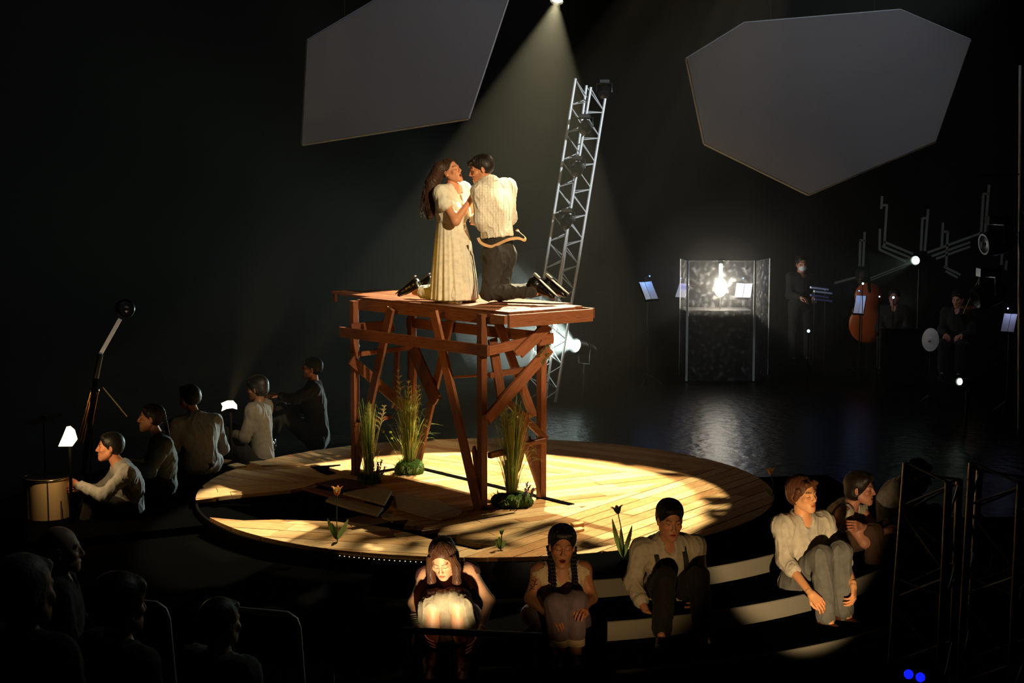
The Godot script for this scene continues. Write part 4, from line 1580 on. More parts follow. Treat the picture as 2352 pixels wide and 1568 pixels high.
# ---------------------------------------------------------------- the company on the front steps
func build_front_row() -> void:
	var rng := RandomNumberGenerator.new()
	rng.seed = 9
	# ---- the girl in the maroon dress, bent over her boots
	var j := {
		"female": true, "hs": 1.08, "w": 0.95, "arm": 0.92,
		"pel": at_z(1030, 1436, 3.02), "che": at_z(1028, 1368, 3.10), "nek": at_z(1026, 1318, 3.18), "hed": at_z(1017, 1282, 3.30),
		"face": Vector3(-0.12, -0.50, 0.86), "up": Vector3(-0.10, 0.9, 0.3),
		"shR": at_z(978, 1322, 3.14), "elR": at_z(950, 1383, 3.26), "wrR": at_z(962, 1440, 3.46), "hdR": at_z(980, 1480, 3.52), "pnR": Vector3(1, 0, -0.3), "curlR": 0.28,
		"shL": at_z(1078, 1312, 3.10), "elL": at_z(1124, 1378, 3.22), "wrL": at_z(1104, 1448, 3.46), "hdL": at_z(1090, 1490, 3.54), "pnL": Vector3(-1, 0, -0.3), "curlL": 0.28,
		"hiR": at_z(1006, 1434, 3.02), "knR": at_z(995, 1388, 3.42), "anR": at_z(986, 1521, 3.47), "toR": at_z(980, 1562, 3.66),
		"hiL": at_z(1056, 1434, 3.02), "knL": at_z(1050, 1384, 3.42), "anL": at_z(1066, 1523, 3.47), "toL": at_z(1062, 1566, 3.66)}
	var w := person("girl in a maroon dress, brightly lit, bent over her laced boots", at_z(1028, 1470, 3.1), j, Color(0.90, 0.68, 0.54))
	var b := torso_frame(j)
	var bod := torso_prims(j, 0.014)
	bod.append(cutC(j.nek + b.z * 0.05 + b.y * 0.03, j.nek + b.z * 0.13 - b.y * 0.02, 0.075, 0.06, 0.01))
	bod.append(cutC(j.nek + b.z * 0.11 - b.y * 0.04, j.nek + b.z * 0.16 - b.y * 0.15, 0.05, 0.015, 0.01))
	for s in [-1.0, 1.0]:
		bod.append(cutC(j.nek + b.x * s * 0.125 + b.y * 0.06, j.nek + b.x * s * 0.19 - b.y * 0.14, 0.055, 0.045, 0.01))
	wear("bodice", w, bod, M.maroon, 0.010, 0.003, Vector3(12, 5, 12))
	var over := [C(j.hiR, j.hiL, 0.15, 0.15, 0.08), C(j.hiR, j.knR + Vector3(0, 0.0, -0.06), 0.135, 0.095, 0.10), C(j.hiL, j.knL + Vector3(0, 0.0, -0.06), 0.135, 0.095, 0.10),
		C(j.hiL + Vector3(0.05, 0, 0), j.knL + Vector3(0.07, -0.14, -0.05), 0.12, 0.07, 0.08), C(j.hiR + Vector3(-0.05, 0, 0), j.knR + Vector3(-0.06, -0.14, -0.05), 0.10, 0.06, 0.08)]
	wear("skirt", w, over, M.maroon, 0.011, 0.006, Vector3(9, 5, 7))
	var under := []
	for s in ["R", "L"]:
		var sd := -1.0 if s == "R" else 1.0
		var k: Vector3 = j["kn" + s]
		under.append_array([C(k + Vector3(-0.03 * sd, 0.014, -0.02), k + Vector3(0.01 * sd, -0.01, 0.0), 0.074, 0.078, 0.05),
			C(k + Vector3(sd * 0.055, -0.03, -0.01), k + Vector3(sd * 0.085, -0.27, 0.02), 0.052, 0.058, 0.05), C(k + Vector3(sd * 0.02, -0.10, -0.10), k + Vector3(-sd * 0.02, -0.27, -0.06), 0.07, 0.075, 0.06)])
	under.append(cutC(j.knR + Vector3(0, -0.05, 0.10), j.anR + Vector3(0.0, 0, 0.12), 0.065, 0.085, 0.012))
	under.append(cutC(j.knL + Vector3(0, -0.05, 0.10), j.anL + Vector3(0, 0, 0.12), 0.065, 0.085, 0.012))
	var kn: Vector3 = (j.knR + j.knL) / 2
	under.append_array([C(kn + Vector3(-0.05, -0.02, -0.06), kn + Vector3(0.05, -0.02, -0.06), 0.075, 0.075, 0.04), C(kn + Vector3(0, -0.06, -0.11), kn + Vector3(0, -0.27, -0.07), 0.085, 0.10, 0.04)])
	wear("underskirt", w, under, M.ivory, 0.009, 0.006, Vector3(15, 2.5, 15))
	for s in ["R", "L"]:
		shoe(w, j["an" + s], j["to" + s], Vector3.UP, M.brown_leather, M.sole, 0.11, 1.0)
		var sk := begin()
		tube(sk, [j["an" + s] + Vector3(0, 0.07, -0.02), j["an" + s].lerp(j["kn" + s], 0.36)], [0.049, 0.050], 18)
		part("sock", done(sk), M.dark_cloth, w)
	var wrap := begin()
	for k in 6:
		var c: Vector3 = j.elR.lerp(j.wrR, 0.50 + k * 0.085)
		tube(wrap, ring_path(c, Vector3(0.038 - k * 0.0015, 0.006 * (k % 2), 0), Vector3(0, 0.014, 0.036), 18), 0.0075, 6, false)
	part("wrist_wrap", done(wrap), M.ivory, w)
	var hr := [
		E(Vector3(0, 0.044, -0.022), Vector3(0.083, 0.086, 0.102), Basis(), 0.02),
		cutE(Vector3(0, -0.034, 0.088), Vector3(0.062, 0.106, 0.080), Basis(), 0.008)]
	for s in [-1.0, 1.0]:
		hr.append(C(Vector3(s * 0.074, 0.03, 0.03), Vector3(s * 0.084, -0.05, 0.03), 0.024, 0.027, 0.02))
		hr.append(C(Vector3(s * 0.084, -0.05, 0.03), Vector3(s * 0.082, -0.13, 0.075), 0.027, 0.026, 0.02))
		hr.append(C(Vector3(s * 0.082, -0.13, 0.075), Vector3(s * 0.078, -0.19, 0.085), 0.026, 0.014, 0.02))
		hr.append(C(Vector3(s * 0.05, -0.02, -0.07), Vector3(s * 0.07, -0.14, -0.02), 0.04, 0.03, 0.03))
	var hair := give_hair(w, j, hr, M.light_hair, 0.0045)
	comb(j, hair, M.light_hair, rng, 190, 0.086)
	var hf := head_frame(j)
	for s in [-1.0, 1.0]:
		part("loose_locks", strands([hf * Vector3(s * 0.07, 0.06, 0.05), hf * Vector3(s * 0.088, -0.03, 0.05), hf * Vector3(s * 0.088, -0.12, 0.085), hf * Vector3(s * 0.078, -0.21, 0.095)], 26, 0.018, 0.010, rng, 0.0035), M.light_hair, hair).set_meta("kind", "stuff")
	# ---- the woman with braids and a ruffled vest
	j = {
		"female": true, "mouth": 0.9, "hs": 1.10, "eyes": 0.0, "arm": 1.06, "w": 1.05,
		"pel": at_z(1294, 1428, 2.86), "che": at_z(1290, 1358, 2.92), "nek": at_z(1290, 1303, 2.96), "hed": at_z(1291, 1253, 3.02),
		"face": Vector3(0.05, -0.06, 1.0), "up": Vector3(0.06, 1, 0),
		"shR": at_z(1240, 1312, 2.96), "elR": at_z(1219, 1374, 3.02), "wrR": at_z(1262, 1412, 3.24), "hdR": at_z(1284, 1424, 3.34), "pnR": Vector3(0.2, -0.9, -0.1), "curlR": 0.5,
		"shL": at_z(1338, 1308, 2.94), "elL": at_z(1358, 1372, 2.98), "wrL": at_z(1342, 1392, 3.24), "hdL": at_z(1330, 1402, 3.38), "pnL": Vector3(-0.2, -0.9, -0.2), "curlL": 0.55,
		"hiR": at_z(1272, 1428, 2.86), "knR": at_z(1276, 1386, 3.26), "anR": at_z(1284, 1496, 3.32), "toR": at_z(1280, 1530, 3.50),
		"hiL": at_z(1318, 1428, 2.86), "knL": at_z(1324, 1380, 3.26), "anL": at_z(1322, 1494, 3.32), "toL": at_z(1330, 1530, 3.50)}
	w = person("woman with two long dark braids and a ruffled vest, singing", at_z(1294, 1470, 2.9), j, Color(0.72, 0.50, 0.38))
	b = torso_frame(j)
	bod = torso_prims(j, 0.013)
	bod.append(cutC(j.nek + b.z * 0.05 + b.y * 0.03, j.nek + b.z * 0.13 - b.y * 0.02, 0.065, 0.05, 0.01))
	bod.append(cutC(j.nek + b.z * 0.11 - b.y * 0.04, j.nek + b.z * 0.17 - b.y * 0.16, 0.045, 0.020, 0.01))
	for s in [-1.0, 1.0]: bod.append(cutC(j.nek + b.x * s * 0.17 + b.y * 0.06, j.nek + b.x * s * 0.205 - b.y * 0.16, 0.05, 0.042, 0.01))
	wear("vest", w, bod, M.ruffle, 0.009, 0.004, Vector3(20, 4, 20))
	for s in [-1.0, 1.0]:
		for q in [0.045, 0.085, 0.122]:
			var pts := []
			var f := []
			for k in 26:
				var t := k / 25.0
				var y := 0.03 - t * 0.19
				pts.append(j.nek + b.x * s * (q + 0.006 * sin(t * 40 + q * 90) + 0.01 * sin(t * 3)) + b.z * (0.055 + 0.085 * sin(minf(t * 1.9, 1.57)) - q * 0.22 + 0.005 * cos(t * 37)) + b.y * (y - q * 0.3))
				f.append(b.x * s * 0.8 + b.z * (0.7 + 0.3 * sin(t * 30)))
			part("ruffle", strap(pts, 0.026, 0.004, f), M.ruffle, w)
	var bl := [C(j.hiR, j.hiL, 0.13, 0.13, 0.05)]
	for s in ["R", "L"]: bl.append_array(leg_prims(j, s, 0.018, 0.90))
	wear("bloomers", w, bl, M.lilac, 0.011, 0.004, Vector3(10, 3, 10))
	for s in ["R", "L"]:
		var st := begin()
		var c: Vector3 = j["kn" + s].lerp(j["an" + s], 0.86)
		for k in 3: tube(st, ring_path(c + Vector3(0, 0.016 * k, 0), Vector3(0.056, 0, 0.004), Vector3(0, 0, 0.056), 20), 0.011, 6, false)
		part("cuff", done(st), M.ruffle, w)
		shoe(w, j["an" + s], j["to" + s], Vector3.UP, M.black_leather, M.sole, 0.0)
	var sk := [C(j.hiR + Vector3(-0.05, 0, 0.05), at_z(1216, 1412, 3.0), 0.10, 0.06, 0.05), C(at_z(1222, 1402, 2.98), at_z(1240, 1436, 3.06), 0.05, 0.04, 0.05)]
	wear("skirt", w, sk, M.lilac, 0.011, 0.006, Vector3(14, 4, 14))
	hair = give_hair(w, j, cap_hair(0.006, 0.0), M.black_hair)
	comb(j, hair, M.black_hair, rng, 120, 0.091)
	part("braid", braid([head_frame(j) * Vector3(-0.078, -0.02, -0.02), at_z(1268, 1296, 3.04), at_z(1272, 1340, 3.14), at_z(1274, 1378, 3.16)], 0.021, rng), M.black_hair, hair)
	part("braid", braid([head_frame(j) * Vector3(0.078, -0.02, -0.02), at_z(1318, 1300, 3.00), at_z(1322, 1340, 3.10), at_z(1318, 1372, 3.14)], 0.021, rng), M.black_hair, hair)
	var tat := begin()
	var ax: Vector3 = (j.elR - j.shR).normalized()
	var outw := (Vector3(-0.35, 0, 1) - ax * Vector3(-0.35, 0, 1).dot(ax)).normalized()
	var sidew := ax.cross(outw)
	for q in [[0.30, -0.3, 0.78, 0.2], [0.42, -0.05, 0.38, 0.5], [0.52, 0.0, 0.46, -0.6], [0.60, 0.1, 0.56, 0.65], [0.68, 0.12, 0.66, -0.4], [0.34, -0.2, 0.26, 0.25]]:
		var pts := []
		for k in 8:
			var t := k / 7.0
			var a: float = lerpf(q[1], q[3], t) + 0.12 * sin(t * 9)
			pts.append(j.shR.lerp(j.elR, lerpf(q[0], q[2], t)) + (outw * cos(a) + sidew * sin(a)) * (0.053 * 1.06 - 0.012 * lerpf(q[0], q[2], t) + 0.0006))
		tube(tat, pts, 0.0022, 5)
	part("tattoo", done(tat), M.black_strap, w, "dark branch tattoo on the upper arm")
	# ---- the man with braces, half in the dark
	j = {
		"hs": 1.10, "w": 1.12, "eyes": 1.0, "mouth": 0.12,
		"pel": at_z(1536, 1352, 2.62), "che": at_z(1534, 1280, 2.72), "nek": at_z(1532, 1240, 2.80), "hed": at_z(1539, 1194, 2.90),
		"face": Vector3(0.16, -0.16, 0.97), "up": Vector3(0.02, 1, 0),
		"shR": at_z(1474, 1262, 2.80), "elR": at_z(1453, 1338, 2.84), "wrR": at_z(1486, 1408, 3.06), "hdR": at_z(1506, 1436, 3.14), "pnR": Vector3(1, 0, -0.4), "curlR": 0.5,
		"shL": at_z(1594, 1254, 2.74), "elL": at_z(1606, 1322, 2.70), "wrL": at_z(1600, 1372, 2.86), "hdL": at_z(1596, 1396, 2.98), "pnL": Vector3(-1, 0, -0.4), "curlL": 0.5,
		"hiR": at_z(1512, 1352, 2.66), "knR": at_z(1528, 1326, 3.08), "anR": at_z(1520, 1452, 3.26), "toR": at_z(1516, 1480, 3.46),
		"hiL": at_z(1566, 1352, 2.66), "knL": at_z(1604, 1326, 3.06), "anL": at_z(1616, 1452, 3.20), "toL": at_z(1626, 1478, 3.40)}
	w = person("dark-haired man in an open pale shirt and black braces sitting half in shadow", at_z(1540, 1392, 2.7), j, Color(0.76, 0.53, 0.41))
	b = torso_frame(j)
	dress(w, j, M.white_shirt, M.dark_cloth, 0.80)
	collar(w, j, M.white_shirt, 0.080, 0.6, 0.05)
	cuffs(w, j, M.white_shirt, 0.80)
	for s in [-1.0, 1.0]:
		var pts := []
		var f := []
		for k in 12:
			var t := k / 11.0
			pts.append(j.nek + b.x * s * (0.105 - 0.01 * t) + b.y * (0.035 - 0.40 * t - 0.03 * absf(t - 0.2)) + b.z * (-0.01 + 0.168 * sin(minf(t * 3.4, 1.5708)) - 0.02 * t))
			f.append(b.z if t > 0.2 else b.y + b.z * 0.4)
		part("braces", strap(smooth_path(pts, 24), 0.034, 0.005, resample(f, 24)), M.black_strap, w, "black braces over the shirt")
	for s in ["R", "L"]: shoe(w, j["an" + s], j["to" + s], Vector3.UP, M.black_leather, M.sole)
	hair = give_hair(w, j, cap_hair(0.004, 0.0), M.black_hair)
	comb(j, hair, M.black_hair, rng, 120, 0.089, true)
	# ---- the young man with his eyes shut
	j = {
		"hs": 1.06, "w": 1.0, "mouth": 0.0,
		"pel": at_z(1842, 1338, 2.34), "che": at_z(1842, 1250, 2.42), "nek": at_z(1843, 1186, 2.46), "hed": at_z(1844, 1136, 2.50),
		"face": Vector3(0.60, 0.06, 0.80), "up": Vector3(-0.06, 1, 0),
		"shR": at_z(1798, 1206, 2.52), "elR": at_z(1803, 1286, 2.58), "wrR": at_z(1862, 1362, 2.86), "hdR": at_z(1892, 1394, 2.94), "pnR": Vector3(0.1, -0.6, -0.8), "curlR": 0.55,
		"shL": at_z(1890, 1198, 2.36), "elL": at_z(1934, 1268, 2.42), "wrL": at_z(1960, 1344, 2.76), "hdL": at_z(1962, 1386, 2.84), "pnL": Vector3(-0.8, 0, -0.5), "curlL": 0.6,
		"hiR": at_z(1822, 1338, 2.38), "knR": at_z(1886, 1276, 2.70), "anR": at_z(1898, 1424, 2.84), "toR": at_z(1944, 1448, 2.98),
		"hiL": at_z(1866, 1336, 2.34), "knL": at_z(1932, 1266, 2.62), "anL": at_z(1938, 1412, 2.74), "toL": at_z(1988, 1432, 2.84)}
	w = person("young man with shut eyes, wavy brown hair, rolled shirt sleeves and grey trousers", at_z(1842, 1378, 2.4), j, Color(0.88, 0.64, 0.46))
	dress(w, j, M.white_shirt, M.grey_trousers, 0.66, 0.010, 0.006)
	collar(w, j, M.white_shirt, 0.078, 0.6, 0.05)
	cuffs(w, j, M.white_shirt, 0.66)
	for s in ["R", "L"]: shoe(w, j["an" + s], j["to" + s], Vector3.UP, M.brown_leather, M.pale_sole)
	var mh := cap_hair(0.008, -0.01)
	for i in 9: mh.append(E(Vector3(-0.05 + i * 0.0125, 0.088 + 0.008 * sin(i * 2.3), 0.074 + 0.010 * cos(i * 3.0)), Vector3(0.020, 0.018, 0.020), Basis(), 0.006))
	for s in [-1.0, 1.0]: mh.append(C(Vector3(s * 0.078, 0.045, 0.035), Vector3(s * 0.084, -0.02, 0.005), 0.020, 0.016, 0.01))
	hair = give_hair(w, j, mh, M.light_hair, 0.0045)
	comb(j, hair, M.light_hair, rng, 190, 0.093)
	# ---- beyond him: two more, turned away, nearly dark
	j = {
		"hs": 1.05, "w": 0.95, "mouth": 0.2, "cell": 0.014, "head_cell": 0.0045, "female": true,
		"pel": at_z(1925, 1246, 1.30), "che": at_z(1928, 1196, 1.36), "nek": at_z(1952, 1158, 1.42), "hed": at_z(1977, 1122, 1.48),
		"face": Vector3(0.86, 0.0, 0.5), "up": Vector3(0, 1, 0),
		"shR": at_z(1938, 1180, 1.54), "elR": at_z(1986, 1246, 1.66), "wrR": at_z(2032, 1220, 1.60), "pnR": Vector3(0, -1, 0),
		"shL": at_z(1972, 1170, 1.26), "elL": at_z(2016, 1216, 1.40), "wrL": at_z(1976, 1208, 1.66), "pnL": Vector3(0, -0.4, -1),
		"hiR": at_z(1918, 1246, 1.40), "knR": at_z(2006, 1226, 1.62), "anR": at_z(2010, 1318, 1.70), "toR": at_z(2056, 1326, 1.74),
		"hiL": at_z(1936, 1244, 1.22), "knL": at_z(2030, 1222, 1.46), "anL": at_z(2032, 1310, 1.52), "toL": at_z(2072, 1318, 1.56)}
	w = person("person in a pale tank top with arms folded on the knees", at_z(1930, 1286, 1.3), j, Color(0.72, 0.50, 0.42))
	var tank := torso_prims(j, 0.014)
	var tb := torso_frame(j)
	for s in [-1.0, 1.0]: tank.append(cutC(j.nek + tb.x * s * 0.15 + tb.y * 0.06, j.nek + tb.x * s * 0.20 - tb.y * 0.14, 0.05, 0.045, 0.01))
	tank.append(cutC(j.nek + tb.z * 0.04 + tb.y * 0.03, j.nek + tb.z * 0.14 - tb.y * 0.04, 0.07, 0.05, 0.01))
	wear("tank_top", w, tank, M.white_shirt, 0.012, 0.005)
	var tr := [C(j.hiR, j.hiL, 0.13, 0.13, 0.05)]
	for s in ["R", "L"]: tr.append_array(leg_prims(j, s, 0.025, 0.95))
	wear("trousers", w, tr, M.brown_cloth, 0.013, 0.008)
	for s in ["R", "L"]: shoe(w, j["an" + s], j["to" + s], Vector3.UP, M.black_leather, M.sole)
	hair = give_hair(w, j, cap_hair(0.012, -0.03), M.dark_hair, 0.006)
	j = {
		"hs": 1.05, "cell": 0.015, "head_cell": 0.005,
		"pel": at_z(2052, 1208, 0.75), "che": at_z(2052, 1150, 0.85), "nek": at_z(2078, 1108, 0.95), "hed": at_z(2110, 1092, 1.0),
		"face": Vector3(0.9, -0.3, 0.3), "up": Vector3(0.2, 1, 0),
		"shR": at_z(2064, 1124, 1.10), "elR": at_z(2098, 1180, 1.15), "wrR": at_z(2140, 1196, 1.05), "shL": at_z(2088, 1120, 0.75), "elL": at_z(2120, 1176, 0.75), "wrL": at_z(2150, 1190, 0.9),
		"hiR": at_z(2046, 1208, 0.85), "knR": at_z(2130, 1180, 1.02), "anR": at_z(2134, 1290, 1.06), "toR": at_z(2180, 1300, 1.1),
		"hiL": at_z(2060, 1208, 0.67), "knL": at_z(2146, 1178, 0.86), "anL": at_z(2150, 1282, 0.9), "toL": at_z(2196, 1292, 0.94)}
	w = person("person in a pale smock hunched with the back turned, behind the black truss", at_z(2052, 1250, 0.75), j, Color(0.7, 0.5, 0.4))
	dress(w, j, M.grey_shirt, M.dark_cloth, 0.92, 0.014, 0.006)
	give_hair(w, j, cap_hair(0.004, 0.0), M.dark_hair, 0.007)
	for s in ["R", "L"]: shoe(w, j["an" + s], j["to" + s], Vector3.UP, M.black_leather, M.sole)
# ---------------------------------------------------------------- the company at the left rim
func build_left_row() -> void:
	var rng := RandomNumberGenerator.new()
	rng.seed = 14
	var j := {
		"hs": 1.03, "w": 0.92, "arm": 0.95,
		"pel": at_z(300, 1172, 0.10), "che": at_z(296, 1112, 0.14), "nek": at_z(275, 1064, 0.18), "hed": at_z(252, 1027, 0.20),
		"face": Vector3(-0.95, 0.06, 0.25), "up": Vector3(-0.15, 1, 0), "eyes": 1.0,
		"shL": at_z(290, 1088, 0.36), "elL": at_z(236, 1140, 0.50), "wrL": at_z(176, 1112, 0.40), "hdL": at_z(156, 1106, 0.34), "pnL": Vector3(0.4, -0.3, -0.9), "curlL": 0.8,
		"shR": at_z(276, 1084, 0.00), "elR": at_z(226, 1128, 0.02), "wrR": at_z(172, 1118, 0.26), "hdR": at_z(154, 1122, 0.36), "pnR": Vector3(0.4, 0.2, 0.9), "curlR": 0.8,
		"hiL": at_z(298, 1178, 0.20), "knL": at_z(212, 1146, 0.36), "anL": at_z(196, 1232, 0.38), "toL": at_z(158, 1240, 0.40),
		"hiR": at_z(294, 1174, 0.0), "knR": at_z(208, 1142, 0.12), "anR": at_z(190, 1226, 0.14), "toR": at_z(152, 1232, 0.16)}
	var w := person("boy in dark braces clasping his hands beside the glowing lamp", at_z(296, 1206, 0.1), j, Color(0.80, 0.55, 0.42))
	dress(w, j, M.grey_shirt, M.dark_cloth, 0.92)
	collar(w, j, M.grey_shirt, 0.07, 0.6)
	var b := torso_frame(j)
	for s in [-1.0, 1.0]:
		var pts := []
		var f := []
		for k in 12:
			var t := k / 11.0
			pts.append(j.nek + b.x * s * 0.10 + b.y * (0.02 - 0.36 * t) - b.z * (-0.02 + 0.150 * sin(minf(t * 3.0, 1.5708))))
			f.append(-b.z if t > 0.2 else b.y)
		part("braces", strap(pts, 0.03, 0.004, f), M.black_strap, w)
	give_hair(w, j, cap_hair(0.004, 0.0), M.black_hair)
	for s in ["R", "L"]: shoe(w, j["an" + s], j["to" + s], Vector3.UP, M.black_leather, M.sole)
	j = {
		"female": true, "hs": 1.05, "w": 0.95, "cell": 0.014, "mouth": 0.3,
		"pel": at_z(376, 1112, -0.64), "che": at_z(374, 1052, -0.60), "nek": at_z(366, 1000, -0.58), "hed": at_z(346, 960, -0.56),
		"face": Vector3(-0.97, 0.05, 0.12), "up": Vector3(-0.1, 1, 0),
		"shL": at_z(376, 1022, -0.42), "elL": at_z(344, 1082, -0.32), "wrL": at_z(300, 1068, -0.36), "pnL": Vector3(0, -1, 0),
		"shR": at_z(364, 1018, -0.76), "elR": at_z(334, 1074, -0.80), "wrR": at_z(296, 1062, -0.70), "pnR": Vector3(0, -1, 0),
		"hiL": at_z(376, 1118, -0.55), "knL": at_z(300, 1088, -0.46), "anL": at_z(292, 1168, -0.44), "toL": at_z(256, 1178, -0.42),
		"hiR": at_z(372, 1116, -0.74), "knR": at_z(296, 1084, -0.78), "anR": at_z(288, 1162, -0.76), "toR": at_z(252, 1172, -0.74)}
	w = person("girl with a dark plait smiling in profile behind the boy in braces", at_z(374, 1146, -0.64), j, Color(0.80, 0.56, 0.44))
	dress(w, j, M.olive, M.dark_cloth, 0.92, 0.012)
	var hair := give_hair(w, j, cap_hair(0.0, 0.0), M.dark_hair, 0.005)
	comb(j, hair, M.dark_hair, rng, 120, 0.086)
	var hf := head_frame(j)
	part("braid", braid([hf * Vector3(0.02, 0.06, -0.11), hf * Vector3(0.03, -0.04, -0.135), hf * Vector3(0.04, -0.14, -0.16), hf * Vector3(0.04, -0.24, -0.17)], 0.02, rng), M.dark_hair, hair)
	for s in ["R", "L"]: shoe(w, j["an" + s], j["to" + s], Vector3.UP, M.black_leather, M.sole)
	j = {
		"hs": 1.05, "w": 1.18, "cell": 0.014,
		"pel": at_z(466, 1052, -1.20), "che": at_z(458, 1000, -1.22), "nek": at_z(448, 952, -1.26), "hed": at_z(434, 914, -1.30),
		"face": Vector3(-0.80, 0.10, -0.55), "up": Vector3(-0.05, 1, 0),
		"shL": at_z(406, 976, -1.14), "elL": at_z(398, 1030, -1.20), "wrL": at_z(378, 1050, -1.40), "shR": at_z(492, 968, -1.36), "elR": at_z(512, 1030, -1.42), "wrR": at_z(470, 1050, -1.66),
		"hiL": at_z(450, 1060, -1.20), "knL": at_z(400, 1032, -1.52), "anL": at_z(396, 1100, -1.56), "toL": at_z(372, 1104, -1.7),
		"hiR": at_z(482, 1058, -1.32), "knR": at_z(444, 1030, -1.66), "anR": at_z(440, 1096, -1.70), "toR": at_z(416, 1100, -1.84)}
	w = person("broad man in a loose shirt with his back turned, beside the dazzling lamp", at_z(466, 1086, -1.2), j, Color(0.78, 0.54, 0.42))
	dress(w, j, M.grey_shirt, M.dark_cloth, 0.92, 0.012)
	give_hair(w, j, cap_hair(0.006, 0.01), M.black_hair, 0.005)
	for s in ["R", "L"]: shoe(w, j["an" + s], j["to" + s], Vector3.UP, M.black_leather, M.sole)
	j = sit_pose(at_z(590, 892, -2.3), Vector3(-1, 0, -0.25), {"cell": 0.015, "head_cell": 0.0045, "face": Vector3(-1, -0.1, -0.2), "w": 0.9, "ground": true})
	w = person("dark-haired person in a loose blouse seen from behind, right of the flare lamp", j.pel - Vector3(0, 0.12, 0), j, Color(0.42, 0.28, 0.20))
	dress(w, j, M.dun_cloth, M.dark_cloth, 0.7, 0.013)
	give_hair(w, j, cap_hair(0.014, -0.02), M.black_hair, 0.006)
	for s in ["R", "L"]: shoe(w, j["an" + s], j["to" + s], Vector3.UP, M.black_leather, M.sole)
	j = sit_pose(at_z(716, 846, -3.2), Vector3(-1, 0, 0.1), {"cell": 0.015, "head_cell": 0.0045, "face": Vector3(-1, 0.12, 0.05), "ground": true})
	j.wrL = at_z(640, 908, -3.0); j.elL = at_z(676, 916, -2.95)
	w = person("person in dark clothes with a rim-lit profile in the darkness, left of the tower", j.pel - Vector3(0, 0.12, 0), j, Color(0.75, 0.52, 0.42))
	dress(w, j, M.dark_cloth, M.dark_cloth, 0.9, 0.013)
	give_hair(w, j, cap_hair(0.002, 0.0), M.black_hair, 0.006)
	for s in ["R", "L"]: shoe(w, j["an" + s], j["to" + s], Vector3.UP, M.black_leather, M.sole)


# ---------------------------------------------------------------- plants
func leaf(st: SurfaceTool, pts: Array, w: float, side: Vector3, cup := 0.25) -> void:
	# a pointed blade along points
	var p := smooth_path(pts, 9)
	for i in 8:
		var f0 := i / 8.0; var f1 := (i + 1) / 8.0
		var w0 := w * sin(PI * pow(f0 * 0.94 + 0.03, 0.75)); var w1 := w * sin(PI * pow(f1 * 0.94 + 0.03, 0.75))
		var d: Vector3 = (p[i + 1] - p[i]).normalized()
		var s := (side - d * side.dot(d)).normalized()
		var up := s.cross(d)
		st.set_smooth_group(1)
		quad(st, p[i] - s * w0 + up * w0 * cup, p[i + 1] - s * w1 + up * w1 * cup, p[i + 1], p[i])
		quad(st, p[i], p[i + 1], p[i + 1] + s * w1 + up * w1 * cup, p[i] + s * w0 + up * w0 * cup)


